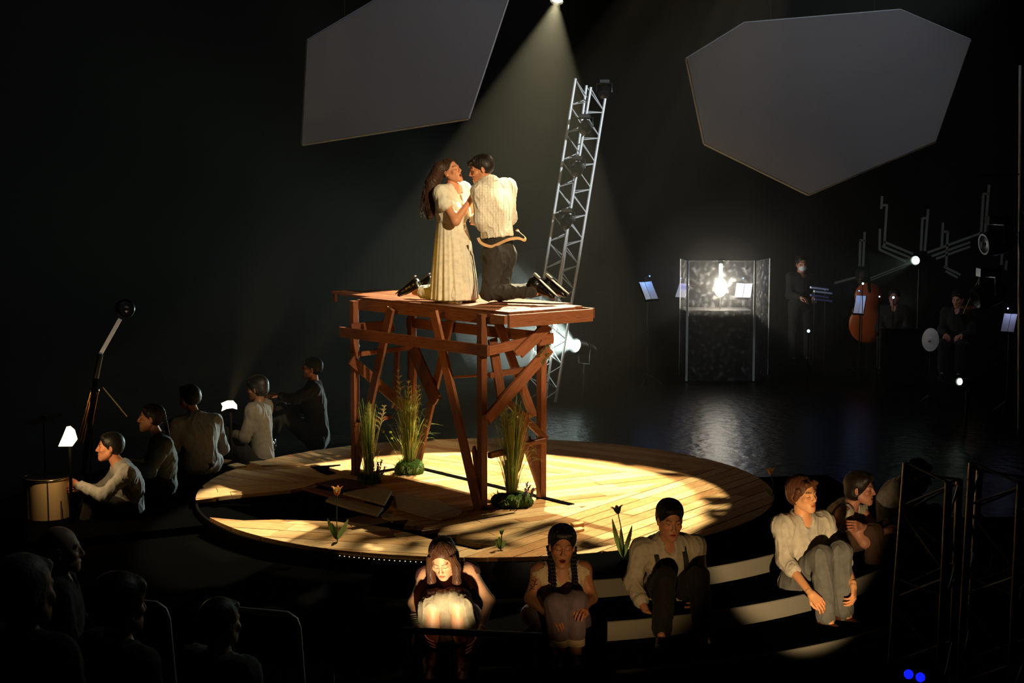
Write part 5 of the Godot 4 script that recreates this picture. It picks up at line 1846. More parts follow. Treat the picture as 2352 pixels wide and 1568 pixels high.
func grass_clump(label: String, base: Vector3, height: float, spread: float, count: int, plumes: Array, rng: RandomNumberGenerator, mound: Vector3, lavender: bool) -> void:
	var t := thing("grass_clump", label, "plant", base, "")
	for shade in 2:
		var st := begin()
		for i in count:
			var a := rng.randf() * TAU
			var d := Vector3(cos(a), 0, sin(a))
			var h := height * rng.randf_range(0.35, 0.95)
			var out := spread * rng.randf_range(0.1, 1.0) * (1.3 - 0.5 * h / height)
			var root := base + d * rng.randf() * 0.05
			leaf(st, [root, root + Vector3(0, h * 0.55, 0) + d * out * 0.25, root + Vector3(0, h, 0) + d * out * rng.randf_range(0.6, 1.0), root + Vector3(0, h * rng.randf_range(0.86, 1.02), 0) + d * out * rng.randf_range(1.1, 1.7)], rng.randf_range(0.0032, 0.0062), d.cross(Vector3.UP))
		part("blades", done(st), [M.grass, M.straw_grass][shade], t).set_meta("kind", "stuff")
	for q in plumes:
		var tip: Vector3 = q
		var st := begin()
		var path := smooth_path([base, base.lerp(tip, 0.55) + Vector3(0, 0.03, 0), tip], 20)
		tube(st, path, 0.0022, 5)
		for k in 70:
			var f := rng.randf_range(0.72, 1.0)
			var c: Vector3 = path[int(f * 19)]
			var a := rng.randf() * TAU
			var d := Vector3(cos(a) * 0.5, 0.85, sin(a) * 0.5)
			var len := 0.05 * (1.15 - f) * 3.0 + 0.012
			tube(st, [c, c + d * len * 0.6, c + d * len + Vector3(cos(a), -0.1, sin(a)) * len * 0.25], [0.0016, 0.0032, 0.0006], 4, false)
		part("plume", done(st), M.plume, t)
	var m := []
	for i in 9:
		var a := TAU * i / 9.0
		m.append(E(base + Vector3(cos(a) * mound.x * 0.6, mound.y * 0.25 + rng.randf() * 0.02, sin(a) * mound.z * 0.6), Vector3(mound.x * 0.55, mound.y * rng.randf_range(0.6, 1.0), mound.z * 0.55), Basis(), 0.03))
	part("moss", as_mesh(crumple(flesh(m, 0.009), 0.006, Vector3(45, 45, 45))), M.moss, t)
	var low := begin()
	for i in 70:
		var a := rng.randf() * TAU
		var d := Vector3(cos(a), 0, sin(a))
		var root := base + d * mound.x * rng.randf_range(0.5, 1.0) + Vector3(0, 0.01, 0)
		leaf(low, [root, root + d * 0.03 + Vector3(0, rng.randf_range(0.03, 0.10), 0), root + d * rng.randf_range(0.05, 0.10) + Vector3(0, rng.randf_range(0.03, 0.12), 0)], 0.008, d.cross(Vector3.UP))
	part("low_leaves", done(low), M.dark_leaf, t).set_meta("kind", "stuff")
	if lavender:
		for i in 5:
			var root := base + Vector3(mound.x * rng.randf_range(0.4, 1.0), 0.02, mound.z * rng.randf_range(0.0, 0.7))
			var tip := root + Vector3(rng.randf_range(0.0, 0.08), rng.randf_range(0.12, 0.22), 0.02)
			var st := begin()
			tube(st, [root, tip], 0.002, 5)
			for k in 40:
				var c := root.lerp(tip, rng.randf_range(0.45, 1.0))
				ball(st, c + Vector3(rng.randf_range(-1, 1), 0, rng.randf_range(-1, 1)) * 0.010, Vector3(0.004, 0.007, 0.004), Basis(), 6)
			part("lavender", done(st), M.lavender, t)


func flower(called: String, label: String, base: Vector3, head: Vector3, petal: Material, size: float, leaves: Array, rng: RandomNumberGenerator, open := 0.8) -> void:
	var t := thing(called, label, "flower", base)
	var st := begin()
	var path := smooth_path([base, base.lerp(head, 0.5) + Vector3(rng.randf_range(-0.02, 0.02), 0, 0.01), head], 14)
	tube(st, path, 0.0045, 6)
	part("stem", done(st), M.stem, t)
	for q in leaves:
		var l := begin()
		var d: Vector3 = q - base
		leaf(l, [base.lerp(head, 0.04), base.lerp(q, 0.5) + Vector3(d.x * 0.12, 0.02, 0), q], 0.022, Vector3(0.4, 0, 1).cross(Vector3.UP))
		part("leaf", done(l), M.dark_leaf, t)
	var ax := (path[13] - path[12] as Vector3).normalized()
	for k in 6:
		var a := TAU * k / 6.0 + 0.3
		var b := look(ax, Vector3(0.2, 0.1, 1))
		var d := b.x * cos(a) + b.y * sin(a)
		var p := begin()
		leaf(p, [head, head + ax * size * 0.7 + d * size * 0.35 * open, head + ax * size * (1.2 - 0.4 * open) + d * size * open * 0.9], size * 0.24, ax.cross(d), 0.4)
		part("petal", done(p), petal, t)
	var c := begin()
	for k in 4: tube(c, [head, head + ax * size * 0.8 + Vector3(rng.randf_range(-1, 1), 0, rng.randf_range(-1, 1)) * size * 0.15], [0.0015, 0.003], 4)
	part("stamens", done(c), M.straw_grass, t)


func build_plants() -> void:
	var rng := RandomNumberGenerator.new()
	rng.seed = 31
	M.grass = leafy(Color(0.42, 0.54, 0.20))
	M.straw_grass = leafy(Color(0.72, 0.72, 0.40))
	M.plume = leafy(Color(0.82, 0.78, 0.58))
	M.moss = mat(Color(0.22, 0.34, 0.06), 0.95)
	M.dark_leaf = leafy(Color(0.16, 0.26, 0.10))
	M.lavender = mat(Color(0.42, 0.36, 0.58), 0.8)
	M.stem = leafy(Color(0.20, 0.30, 0.10))
	M.orange_petal = leafy(Color(0.95, 0.50, 0.10))
	M.yellow_petal = leafy(Color(0.95, 0.72, 0.16))
	var a := at_y(848, 1108, 0)
	grass_clump("narrow clump of tall grass with lavender at the foot of the tower's left post", a, 0.86, 0.11, 75, [at_z(846, 940, a.z), at_z(884, 930, a.z - 0.05)], rng, Vector3(0.10, 0.07, 0.08), true)
	var b := at_y(940, 1086, 0)
	grass_clump("tallest grass clump with two pale plumes and bright green moss under the tower", b, 0.95, 0.19, 120, [at_z(913, 846, b.z), at_z(938, 872, b.z + 0.05), at_z(962, 882, b.z), at_z(952, 930, b.z - 0.04)], rng, Vector3(0.13, 0.10, 0.10), false)
	var buds := begin()
	for q in [[880, 990], [897, 992], [900, 1006]]:
		tube(buds, smooth_path([b + Vector3(-0.04, 0.02, 0.02), at_z(q[0] + 24, q[1] + 40, b.z), at_z(q[0], q[1], b.z + 0.05)], 8), 0.002, 5)
		ball(buds, at_z(q[0], q[1], b.z + 0.05), Vector3(0.016, 0.013, 0.013))
	single("bud_spray", done(buds), leafy(Color(0.66, 0.74, 0.18)), "three round yellow-green buds leaning left from the tallest grass clump", "flower").set_meta("kind", "stuff")
	var c := at_y(1176, 1160, 0)
	grass_clump("grass clump with lavender and dark moss in front of the tower's right side", c, 1.05, 0.19, 130, [at_z(1160, 905, c.z - 0.02), at_z(1186, 945, c.z), at_z(1150, 935, c.z)], rng, Vector3(0.17, 0.09, 0.13), true)
	var sp := begin()
	for q in [[815, 784], [822, 800], [810, 796]]:
		var p := at_z(q[0], q[1], -1.28)
		tube(sp, [at_z(814, 812, -1.28), p], 0.003, 5)
		for k in 6: leaf(sp, [p, p + Vector3(cos(k * 1.05) * 0.02, 0.02, sin(k * 1.05) * 0.02), p + Vector3(cos(k * 1.05) * 0.014, 0.05, sin(k * 1.05) * 0.014)], 0.007, Vector3(-sin(k * 1.05), 0, cos(k * 1.05)))
	single("sprout", done(sp), leafy(Color(0.42, 0.55, 0.20)), "green sprout growing by the tower's upper left rail", "plant").set_meta("kind", "stuff")
	var vine := begin()
	for q in [[[1262, 790], [1246, 806], [1236, 820]], [[1240, 770], [1236, 752], [1234, 736]], [[1258, 812], [1252, 828], [1248, 838]]]:
		var pts := []
		for k in q: pts.append(on_plane(k[0], k[1], A0 + E1 * (LONG + 0.12), E1))
		var path := smooth_path(pts, 10)
		tube(vine, path, 0.0025, 4)
		for p in path: leaf(vine, [p, p + Vector3(rng.randf_range(-0.02, 0.02), rng.randf_range(-0.01, 0.02), 0.01), p + Vector3(rng.randf_range(-0.03, 0.03), rng.randf_range(-0.02, 0.03), 0.015)], 0.006, Vector3(0, 0, 1).cross(Vector3.UP))
	single("vine", done(vine), M.dark_leaf, "thin leafy vine trailing over the tower's right corner braces", "plant").set_meta("kind", "stuff")
	var e := at_y(775, 1243, 0)
	flower("lily", "orange lily with broad leaves on the front rim, left of the girl in maroon", e, at_z(774, 1138, e.z), M.orange_petal, 0.085, [at_z(752, 1190, e.z), at_z(800, 1192, e.z + 0.05), at_z(762, 1200, e.z)], rng, 0.7)
	var f := at_y(1150, 1262, 0)
	flower("small_flower", "small dark flower on the rim between the girl in maroon and the woman with braids", f, at_z(1152, 1228, f.z), M.dark_leaf, 0.05, [at_z(1138, 1238, f.z), at_z(1164, 1240, f.z), at_z(1146, 1232, f.z)], rng, 0.6)
	var g := at_y(1432, 1284, -0.004)
	flower("tall_flower", "tall dark flower silhouetted against the lit planks beside the man in braces", g, at_z(1420, 1180, g.z), M.dark_leaf, 0.075, [at_z(1406, 1190, g.z), at_z(1452, 1206, g.z), at_z(1426, 1210, g.z)], rng, 0.9)
	var h := at_y(1774, 1140, 0)
	flower("yellow_lily", "yellow lily standing in the dark behind the young man with shut eyes", h, at_z(1772, 1090, h.z), M.yellow_petal, 0.075, [at_z(1760, 1120, h.z)], rng, 0.9)
	var i := at_y(352, 1128, -0.146)
	flower("orange_lily", "orange lily in front of the girl with the plait", i, at_z(350, 1052, i.z), M.orange_petal, 0.085, [at_z(372, 1050, i.z), at_z(338, 1090, i.z), at_z(368, 1080, i.z)], rng, 1.0)
	var k := at_y(490, 1054, 0)
	flower("drooping_lily", "drooping yellow lily on a thin stem in front of the broad man's back", k, at_z(494, 976, k.z), M.yellow_petal, 0.08, [at_z(508, 1010, k.z)], rng, 0.6)
	var sn := thing("snapdragon", "cluster of small yellow blossoms on leafy stems at the left edge of the planks", "flower", at_y(474, 1050, 0))
	for n in 4:
		var root := at_y(468 + n * 7, 1050, 0)
		var tip := at_z([450, 484, 478, 494][n], [1040, 1000, 1018, 1022][n], root.z)
		var st := begin()
		tube(st, [root, tip], 0.003, 5)
		for q in 16:
			var p := root.lerp(tip, rng.randf_range(0.1, 0.7))
			leaf(st, [p, p + Vector3(rng.randf_range(-0.03, 0.03), 0.02, 0.01), p + Vector3(rng.randf_range(-0.05, 0.05), 0.03, 0.02)], 0.007, Vector3(0.3, 0, 1).cross(Vector3.UP))
		part("stem", done(st), M.dark_leaf, sn)
		var bl := begin()
		for q in 22:
			var p := root.lerp(tip, rng.randf_range(0.55, 1.0))
			ball(bl, p + Vector3(rng.randf_range(-1, 1), rng.randf_range(-1, 1), rng.randf_range(-1, 1)) * 0.016, Vector3(0.009, 0.007, 0.009), Basis(), 6)
		part("blossoms", done(bl), M.yellow_petal, sn)


func leafy(c: Color) -> StandardMaterial3D:
	var m := mat(c, 0.6)
	m.backlight_enabled = true
	m.backlight = Color(0.5, 0.55, 0.3)
	return m
# ---------------------------------------------------------------- hung panels, truss, lamps
func panel(label: String, px: Array, z: float) -> void:
	var c := Vector3.ZERO
	var pts := []
	for q in px: pts.append(at_z(q[0], q[1], z))
	for p in pts: c += p / pts.size()
	var t := thing("hung_panel", label, "panel", c)
	var poly := PackedVector2Array()
	for p in pts: poly.append(Vector2(p.x - c.x, p.y - c.y))
	var st := begin()
	slab(st, poly, 0.05, Transform3D(Basis(), c), 0.008)
	part("sheet", done(st), M.panel, t)
	var fr := begin()
	for i in pts.size(): tube(fr, [pts[i] - Vector3(0, 0, 0.02), pts[(i + 1) % pts.size()] - Vector3(0, 0, 0.02)], 0.022, 6)
	part("frame", done(fr), M.panel_edge, t)
	for s in [-1.0, 1.0]:
		part("cable", bar(c + Vector3(s * 0.7, 0.4, -0.03), Vector3(c.x + s * 0.7, 9.3, c.z - 0.03), 0.006, 5), M.black_metal, t)


func can_light(called: String, label: String, at: Vector3, aim: Vector3, r: float, e: float, c: Color, spread: float, power: float, stand := -1.0, soft := 0.4) -> Node3D:
	# a black stage lamp: can, yoke, ribs and a glowing lens with its light inside it
	var d := (aim - at).normalized()
	var t := thing(called, label, "stage light", at)
	var b := look(d)
	var x := Transform3D(Basis(b.x, b.z, -b.y), at)     # local y along the beam
	var st := begin()
	lathe(st, [Vector2(0.0, -0.42), Vector2(r * 0.7, -0.42), Vector2(r * 1.0, -0.36), Vector2(r * 1.05, -0.2), Vector2(r * 1.25, -0.16), Vector2(r * 1.3, 0.0), Vector2(r * 1.18, 0.0), Vector2(r * 1.1, -0.05), Vector2(0.0, -0.055)], x, 24)
	part("can", done(st), M.black_metal, t)
	st = begin()
	for k in 4: lathe(st, [Vector2(r * 1.0, -0.33 + k * 0.03), Vector2(r * 1.16, -0.33 + k * 0.03), Vector2(r * 1.16, -0.32 + k * 0.03), Vector2(r * 1.0, -0.32 + k * 0.03)], x, 20)
	part("cooling_rib", done(st), M.black_metal, t).set_meta("kind", "stuff")
	st = begin()
	var side := b.x
	var top := at + Vector3.UP * (r * 2.6 if stand < -0.5 else -r * 2.6) - d * 0.2
	tube(st, [at - d * 0.2 + side * r * 1.4, top + side * r * 1.2, top - side * r * 1.2, at - d * 0.2 - side * r * 1.4], 0.014, 6)
	part("yoke", done(st), M.black_metal, t)
	if stand > -0.5 and top.y - stand > 0.02: part("stand", bar(top, Vector3(top.x, stand, top.z), 0.02, 8), M.black_metal, t)
	if stand < -0.5: part("pipe", bar(top, Vector3(top.x, 9.3, top.z), 0.02, 8), M.black_metal, t)
	if e > 0.0:
		st = begin()
		lathe(st, [Vector2(0.0, -0.045), Vector2(r * 1.05, -0.045), Vector2(r * 1.0, -0.02), Vector2(r * 0.6, -0.005), Vector2(0.0, 0.0)], x, 24)
		part("lens", done(st), glow(c, e), t)
		if power > 0.0:
			var l := spot(at - d * 0.012, aim, spread, power, c, 0.02, soft)
			l.light_size = minf(r * 0.5, 0.03)
	return t


func truss(called: String, label: String, chords: Array, r: float, rb: float, rungs: int, m: Material, faces: Array, cross := false) -> void:
	# chords are [bottom, top] pairs; faces are pairs of chords with zigzag braces between
	var base := Vector3.ZERO
	for c in chords: base += c[0] / chords.size()
	var t := thing(called, label, "truss", base)
	for c in chords: part("chord", bar(c[0], c[1], r, 12), m, t)
	for f in faces:
		var a: Array = chords[f[0]]; var b: Array = chords[f[1]]
		for k in rungs:
			var t0 := (k + 0.08) / rungs; var t1 := (k + 0.92) / rungs
			var p: Vector3 = (a if k % 2 == 0 else b)[0].lerp((a if k % 2 == 0 else b)[1], t0)
			var q: Vector3 = (b if k % 2 == 0 else a)[0].lerp((b if k % 2 == 0 else a)[1], t1)
			part("brace", bar(p, q, rb, 8), m, t)
		if cross:
			for k in [0.0, 0.5, 1.0]: part("rung", bar(a[0].lerp(a[1], k), b[0].lerp(b[1], k), rb, 8), m, t)


func build_rig() -> void:
	panel("large grey angular panel hung left of the visible lamp's beam", [[706, 93], [866, -2], [950, -30], [1176, -30], [1076, 272], [694, 332]], -7.0)
	panel("seven-sided grey panel hung at the upper right", [[1577, 135], [1710, 53], [2068, 23], [2229, 92], [2148, 325], [1857, 447], [1618, 330]], -7.0)
	var z := -7.2
	var lo := [[1238, 708], [1306, 738], [1271, 724], [1279, 718]]
	var hi := [[1322, 180], [1390, 226], [1357, 200], [1347, 196]]
	var dz := [0.0, 0.0, 0.16, -0.16]
	var ch := []
	for i in 4: 
		var top := at_z(hi[i][0], hi[i][1], z + dz[i])
		var low := at_z(lo[i][0], lo[i][1], z + dz[i])
		var d := (low - top).normalized()
		ch.append([top + d * ((top.y + 0.15) / -d.y), top])
	truss("leaning_truss", "silver box truss leaning in the dark behind the kneeling man", ch, 0.020, 0.008, 24, M.steel, [[0, 2], [2, 1], [0, 3], [3, 1]], false)
	for q in [[1344, 292, -6.9], [1326, 388, -6.9], [1302, 508, -6.9], [1388, 212, -7.3]]:
		var p := at_z(q[0], q[1], q[2])
		mover("black moving-head lamp clamped to the leaning truss, %s" % {292: "second from its top", 388: "halfway up", 508: "lowest of the four", 212: "at its top"}[q[1]], p, 0.11)
	# the lamps whose lenses show
	can_light("beam_lamp", "lit stage lamp hanging at the top, throwing a pale cone of light", back_lamp, Vector3(-0.45, 0, -0.35), 0.062, 8.0, Color(1.0, 0.95, 0.78), 22.0, 0.0)
	can_light("floor_lamp_head", "dazzling white stage lamp low behind the tower, just under its right end", at_z(1321, 793, -7.6), at_z(1130, 735, -6.4), 0.085, 6.0, Color(0.90, 1.0, 0.97), 30.0, 60.0, -0.15, 0.35)
	can_light("side_lamp", "small round white stage lamp glowing in front of the wall ornament", at_z(2102, 598, -9.0), at_z(1890, 652, -6.0), 0.058, 4.0, Color(0.84, 1.0, 0.90), 9.5, 8.0, -0.15, 0.3)
	can_light("low_lamp", "small oval white lamp low at the far right of the dark floor", at_z(2203, 876, -5.0), at_z(1900, 850, -3.0), 0.040, 3.0, Color(0.90, 1.0, 0.90), 9.0, 0.3, -0.15, 0.4)
	# unseen leafy screen above the picture, placed to dapple the second back light
	var dirn := (Vector3(-0.10, 0.0, -0.15) - unseen_leaf_lamp).normalized()
	var sc := unseen_leaf_lamp + dirn * 1.0
	var sb := look(dirn)
	var ls := thing("unseen_leaf_screen", "unseen leaf-pattern screen placed to dapple the beam of the upper back lamp", "screen", sc)
	var ring := begin()
	tube(ring, ring_path(sc, sb.x * 0.34, sb.y * 0.34, 40), 0.012, 6, false)
	part("ring", done(ring), M.black_metal, ls)
	var rng := RandomNumberGenerator.new()
	rng.seed = 77
	var lv := begin()
	for i in 64:
		var a := rng.randf() * TAU
		var r := 0.30 * pow(rng.randf(), 0.35)
		var p := sc + (sb.x * cos(a) + sb.y * sin(a)) * r
		var w := a + rng.randf_range(-1.0, 1.0)
		var d := (sb.x * cos(w) + sb.y * sin(w)) * rng.randf_range(0.05, 0.11)
		leaf(lv, [p - d * 0.5, p + sb.z * 0.004, p + d * 0.5], rng.randf_range(0.007, 0.016), d.cross(sb.z))
	part("leaves", done(lv), M.black_metal, ls).set_meta("kind", "stuff")
	part("hanger", bar(sc + sb.y * 0.34, Vector3(sc.x, 9.3, (sc + sb.y * 0.34).z), 0.012, 6), M.black_metal, ls)
	can_light("beam_lamp", "unseen stage lamp behind the leaf-pattern screen, placed to dapple the planks", unseen_leaf_lamp, Vector3(-0.10, 0.0, -0.15), 0.08, 4.0, CREAM, 15.0, 0.0)
	# the pole and dark lamps at the right edge
	var pole := thing("lighting_pole", "thin upright lighting pole at the right edge of the stage", "pole", at_y(2340, 985, -0.15))
	var pz: float = pole.position.z
	part("pipe", bar(pole.position, at_z(2343, 150, pz), 0.018, 8), M.steel, pole)
	for q in [[2344, 400, 2250, 404], [2344, 480, 2356, 492], [2344, 890, 2356, 910]]:
		part("arm", bar(at_z(q[0], q[1], pz), at_z(q[2], q[3], pz + 0.1), 0.012, 6), M.black_metal, pole)
	mover("upper black stage lamp hanging dark on the lighting pole at the right", at_z(2290, 556, pz + 0.1), 0.20, Vector3(-1, -0.15, 0.2))
	mover("lower black stage lamp hanging dark on the lighting pole at the right", at_z(2270, 676, pz + 0.1), 0.20, Vector3(-1, -0.35, 0.2))
	# the black truss towers close to the house right
	var za := 3.9
	var ca := []
	for q in [[2052, 1460, 2082, 1062, 0.0], [2164, 1430, 2179, 1108, 0.35], [2062, 1440, 2092, 1090, -0.55], [2190, 1440, 2204, 1100, -0.3]]:
		var top := at_z(q[2], q[3], za + q[4])
		var low := at_z(q[0], q[1], za + q[4])
		var d := (low - top).normalized()
		ca.append([top + d * ((top.y + 0.435) / -d.y), top])
	truss("truss_tower", "black box truss standing right of the seated man with shut eyes", ca, 0.025, 0.009, 5, M.gloss_black, [[0, 1], [1, 3], [2, 3], [0, 2]], true)
	ca = []
	for q in [[2212, 1420, 2233, 1062, -0.1], [2326, 1480, 2344, 1110, 0.25], [2230, 1400, 2250, 1080, -0.6], [2372, 1460, 2380, 1100, -0.4]]:
		var top := at_z(q[2], q[3], za + q[4])
		var low := at_z(q[0], q[1], za + q[4])
		var d := (low - top).normalized()
		ca.append([top + d * ((top.y + 0.435) / -d.y), top])
	truss("truss_tower", "black box truss at the right edge of the picture", ca, 0.025, 0.009, 5, M.gloss_black, [[0, 1], [1, 3], [2, 3], [0, 2]], true)
	# handrail in front of the girl
	var rail := thing("handrail", "black handrail crossing in front of the girl's shins", "railing", at_z(1090, 1568, 4.6))
	part("bar", bar(at_z(925, 1447, 4.6), at_z(1245, 1460, 4.6), 0.021, 12), M.rail_black, rail)
	for q in [[930, 1448], [1238, 1460]]:
		var p := at_z(q[0], q[1], 4.6)
		part("post", bar(p, Vector3(p.x, -0.435, p.z), 0.018, 10), M.rail_black, rail)
	# a desk with two blue lights, just in the picture
	var desk := thing("control_box", "black box with two blue lights at the bottom right corner", "control box", at_z(2100, 1640, 8.6))
	var bx := begin()
	box(bx, at_z(2101, 1590, 8.55), Vector3(0.18, 0.14, 0.16), Basis(), 0.01)
	part("case", done(bx), M.black, desk)
	part("stand", bar(at_z(2101, 1600, 8.55), Vector3(at_z(2101, 1600, 8.55).x, -0.435, 8.55), 0.03, 8), M.black_metal, desk)
	for q in [[2087, 1548], [2114, 1555]]:
		var st := begin()
		ball(st, at_z(q[0], q[1], 8.64), Vector3.ONE * 0.0155, Basis(), 14)
		part("blue_light", done(st), glow(Color(0.06, 0.10, 1.0), 1.3), desk)


func mover(label: String, p: Vector3, s: float, d := Vector3(-0.2, -0.5, 1)) -> void:
	var t := thing("moving_head", label, "stage light", p, "")
	var b := look(d)
	var x := Transform3D(Basis(b.x, b.z, -b.y), p)
	var st := begin()
	lathe(st, [Vector2(0, -s), Vector2(s * 0.5, -s), Vector2(s * 0.75, -s * 0.6), Vector2(s * 0.8, s * 0.4), Vector2(s * 0.65, s * 0.9), Vector2(s * 0.55, s * 0.9), Vector2(0, s * 0.7)], x, 18)
	part("head", done(st), M.satin_black, t)
	st = begin()
	tube(st, [p + b.x * s * 0.95, p + b.x * s * 0.95 + Vector3(0, s * 1.1, 0), p - b.x * s * 0.95 + Vector3(0, s * 1.1, 0), p - b.x * s * 0.95], s * 0.13, 8)
	part("yoke", done(st), M.satin_black, t)
	st = begin()
	box(st, p + Vector3(0, s * 1.35, 0), Vector3(s * 1.3, s * 0.5, s * 1.0), Basis(), s * 0.08)
	part("base", done(st), M.satin_black, t)
# ---------------------------------------------------------------- the band in the dark
func music_stand(label: String, p: Vector3, face: Vector3, tilt: float, c: Color, energy: float, two := true, size := Vector2(0.24, 0.30)) -> void:
	var f := Vector3(face.x, 0, face.z).normalized()
	var n := (f * cos(tilt) + Vector3.UP * sin(tilt)).normalized()
	var b := look(n)
	var t := thing("music_stand", label, "music stand", Vector3(p.x, -0.15, p.z))
	var st := begin()
	box(st, p - n * 0.012, Vector3(size.x * (2.1 if two else 1.1), size.y * 1.05, 0.01), b, 0.003)
	box(st, p - b.y * size.y * 0.53 + n * 0.02, Vector3(size.x * (2.1 if two else 1.1), 0.012, 0.06), b, 0.002)
	part("desk", done(st), M.black_metal, t)
	part("pole", bar(p - n * 0.02, Vector3(p.x, -0.13, p.z), 0.012, 8), M.black_metal, t)
	st = begin()
	for k in 3:
		var a := TAU * k / 3.0
		tube(st, [Vector3(p.x, 0.02, p.z), Vector3(p.x + cos(a) * 0.22, -0.142, p.z + sin(a) * 0.22)], 0.008, 6)
	part("foot", done(st), M.black_metal, t)
	for s in ([-1.0, 1.0] if two else [0.0]):
		st = begin()
		box(st, p + b.x * s * size.x * 0.51 + n * 0.002, Vector3(size.x * 0.96, size.y, 0.004), look(n + b.x * -s * 0.12, b.y), 0.001)
		part("sheet", done(st), M.paper, t)
	var q := p + b.y * size.y * 0.62 + n * 0.13
	st = begin()
	tube(st, smooth_path([p + b.y * size.y * 0.52, p + b.y * size.y * 0.72 + n * 0.05, q + b.y * 0.02], 8), 0.006, 6)
	part("lamp_neck", done(st), M.black_metal, t)
	st = begin()
	ball(st, q, Vector3.ONE * 0.012, Basis(), 10)
	part("lamp", done(st), glow(c, 2.0), t)
	lamp(q, energy, c, 0.01)  # clip lamp, itself unseen, placed to light the sheets


func person_quick(label: String, h: Vector3, f: Vector3, shirt: Material, skin: Color, hair: Material, o := {}, floor_drop := 0.76) -> Array:
	var j := sit_pose(h, f, o)
	var w := person(label, j.pel - Vector3(0, 0.12, 0), j, skin)
	dress(w, j, shirt, M.dark_cloth, 0.92, 0.017, 0.005)
	if hair: give_hair(w, j, cap_hair(o.get("vol", 0.004), o.get("low", 0.0)), hair, 0.007)
	for s in ["R", "L"]: shoe(w, j["an" + s], j["to" + s], Vector3.UP, M.black_leather, M.sole)
	return [w, j]


func chair(label: String, seat: Vector3, f: Vector3, floor_y: float, group := "") -> void:
	f = Vector3(f.x, 0, f.z).normalized()
	var l := Vector3.UP.cross(f)
	var t := thing("chair", label, "chair", Vector3(seat.x, floor_y, seat.z), group)
	var st := begin()
	box(st, seat - Vector3(0, 0.02, 0), Vector3(0.44, 0.42, 0.05), Basis(l, f, l.cross(f)), 0.012)
	part("seat", done(st), M.black, t)
	for s in [-1.0, 1.0]:
		for k in [-1.0, 1.0]:
			var p: Vector3 = seat + l * s * 0.2 + f * k * 0.19
			part("leg", bar(Vector3(p.x, seat.y - 0.03, p.z), Vector3(p.x, floor_y, p.z) + f * k * 0.02, 0.012, 8), M.rim_metal, t)
	var path := []
	var bk := seat - f * 0.22
	for q in [[-0.21, -0.02], [-0.21, 0.36], [-0.195, 0.41], [-0.15, 0.44], [0.15, 0.44], [0.195, 0.41], [0.21, 0.36], [0.21, -0.02]]:
		path.append(bk + l * q[0] + Vector3(0, q[1], 0) - f * (0.06 * q[1] / 0.44))
	st = begin()
	tube(st, path, 0.0125, 10)
	part("back_frame", done(st), M.rim_metal, t)
	st = begin()
	box(st, bk + Vector3(0, 0.27, 0) - f * 0.03, Vector3(0.39, 0.28, 0.02), Basis(l, (Vector3.UP - f * 0.13).normalized(), l.cross(Vector3.UP)), 0.005)
	part("backrest", done(st), M.black, t)


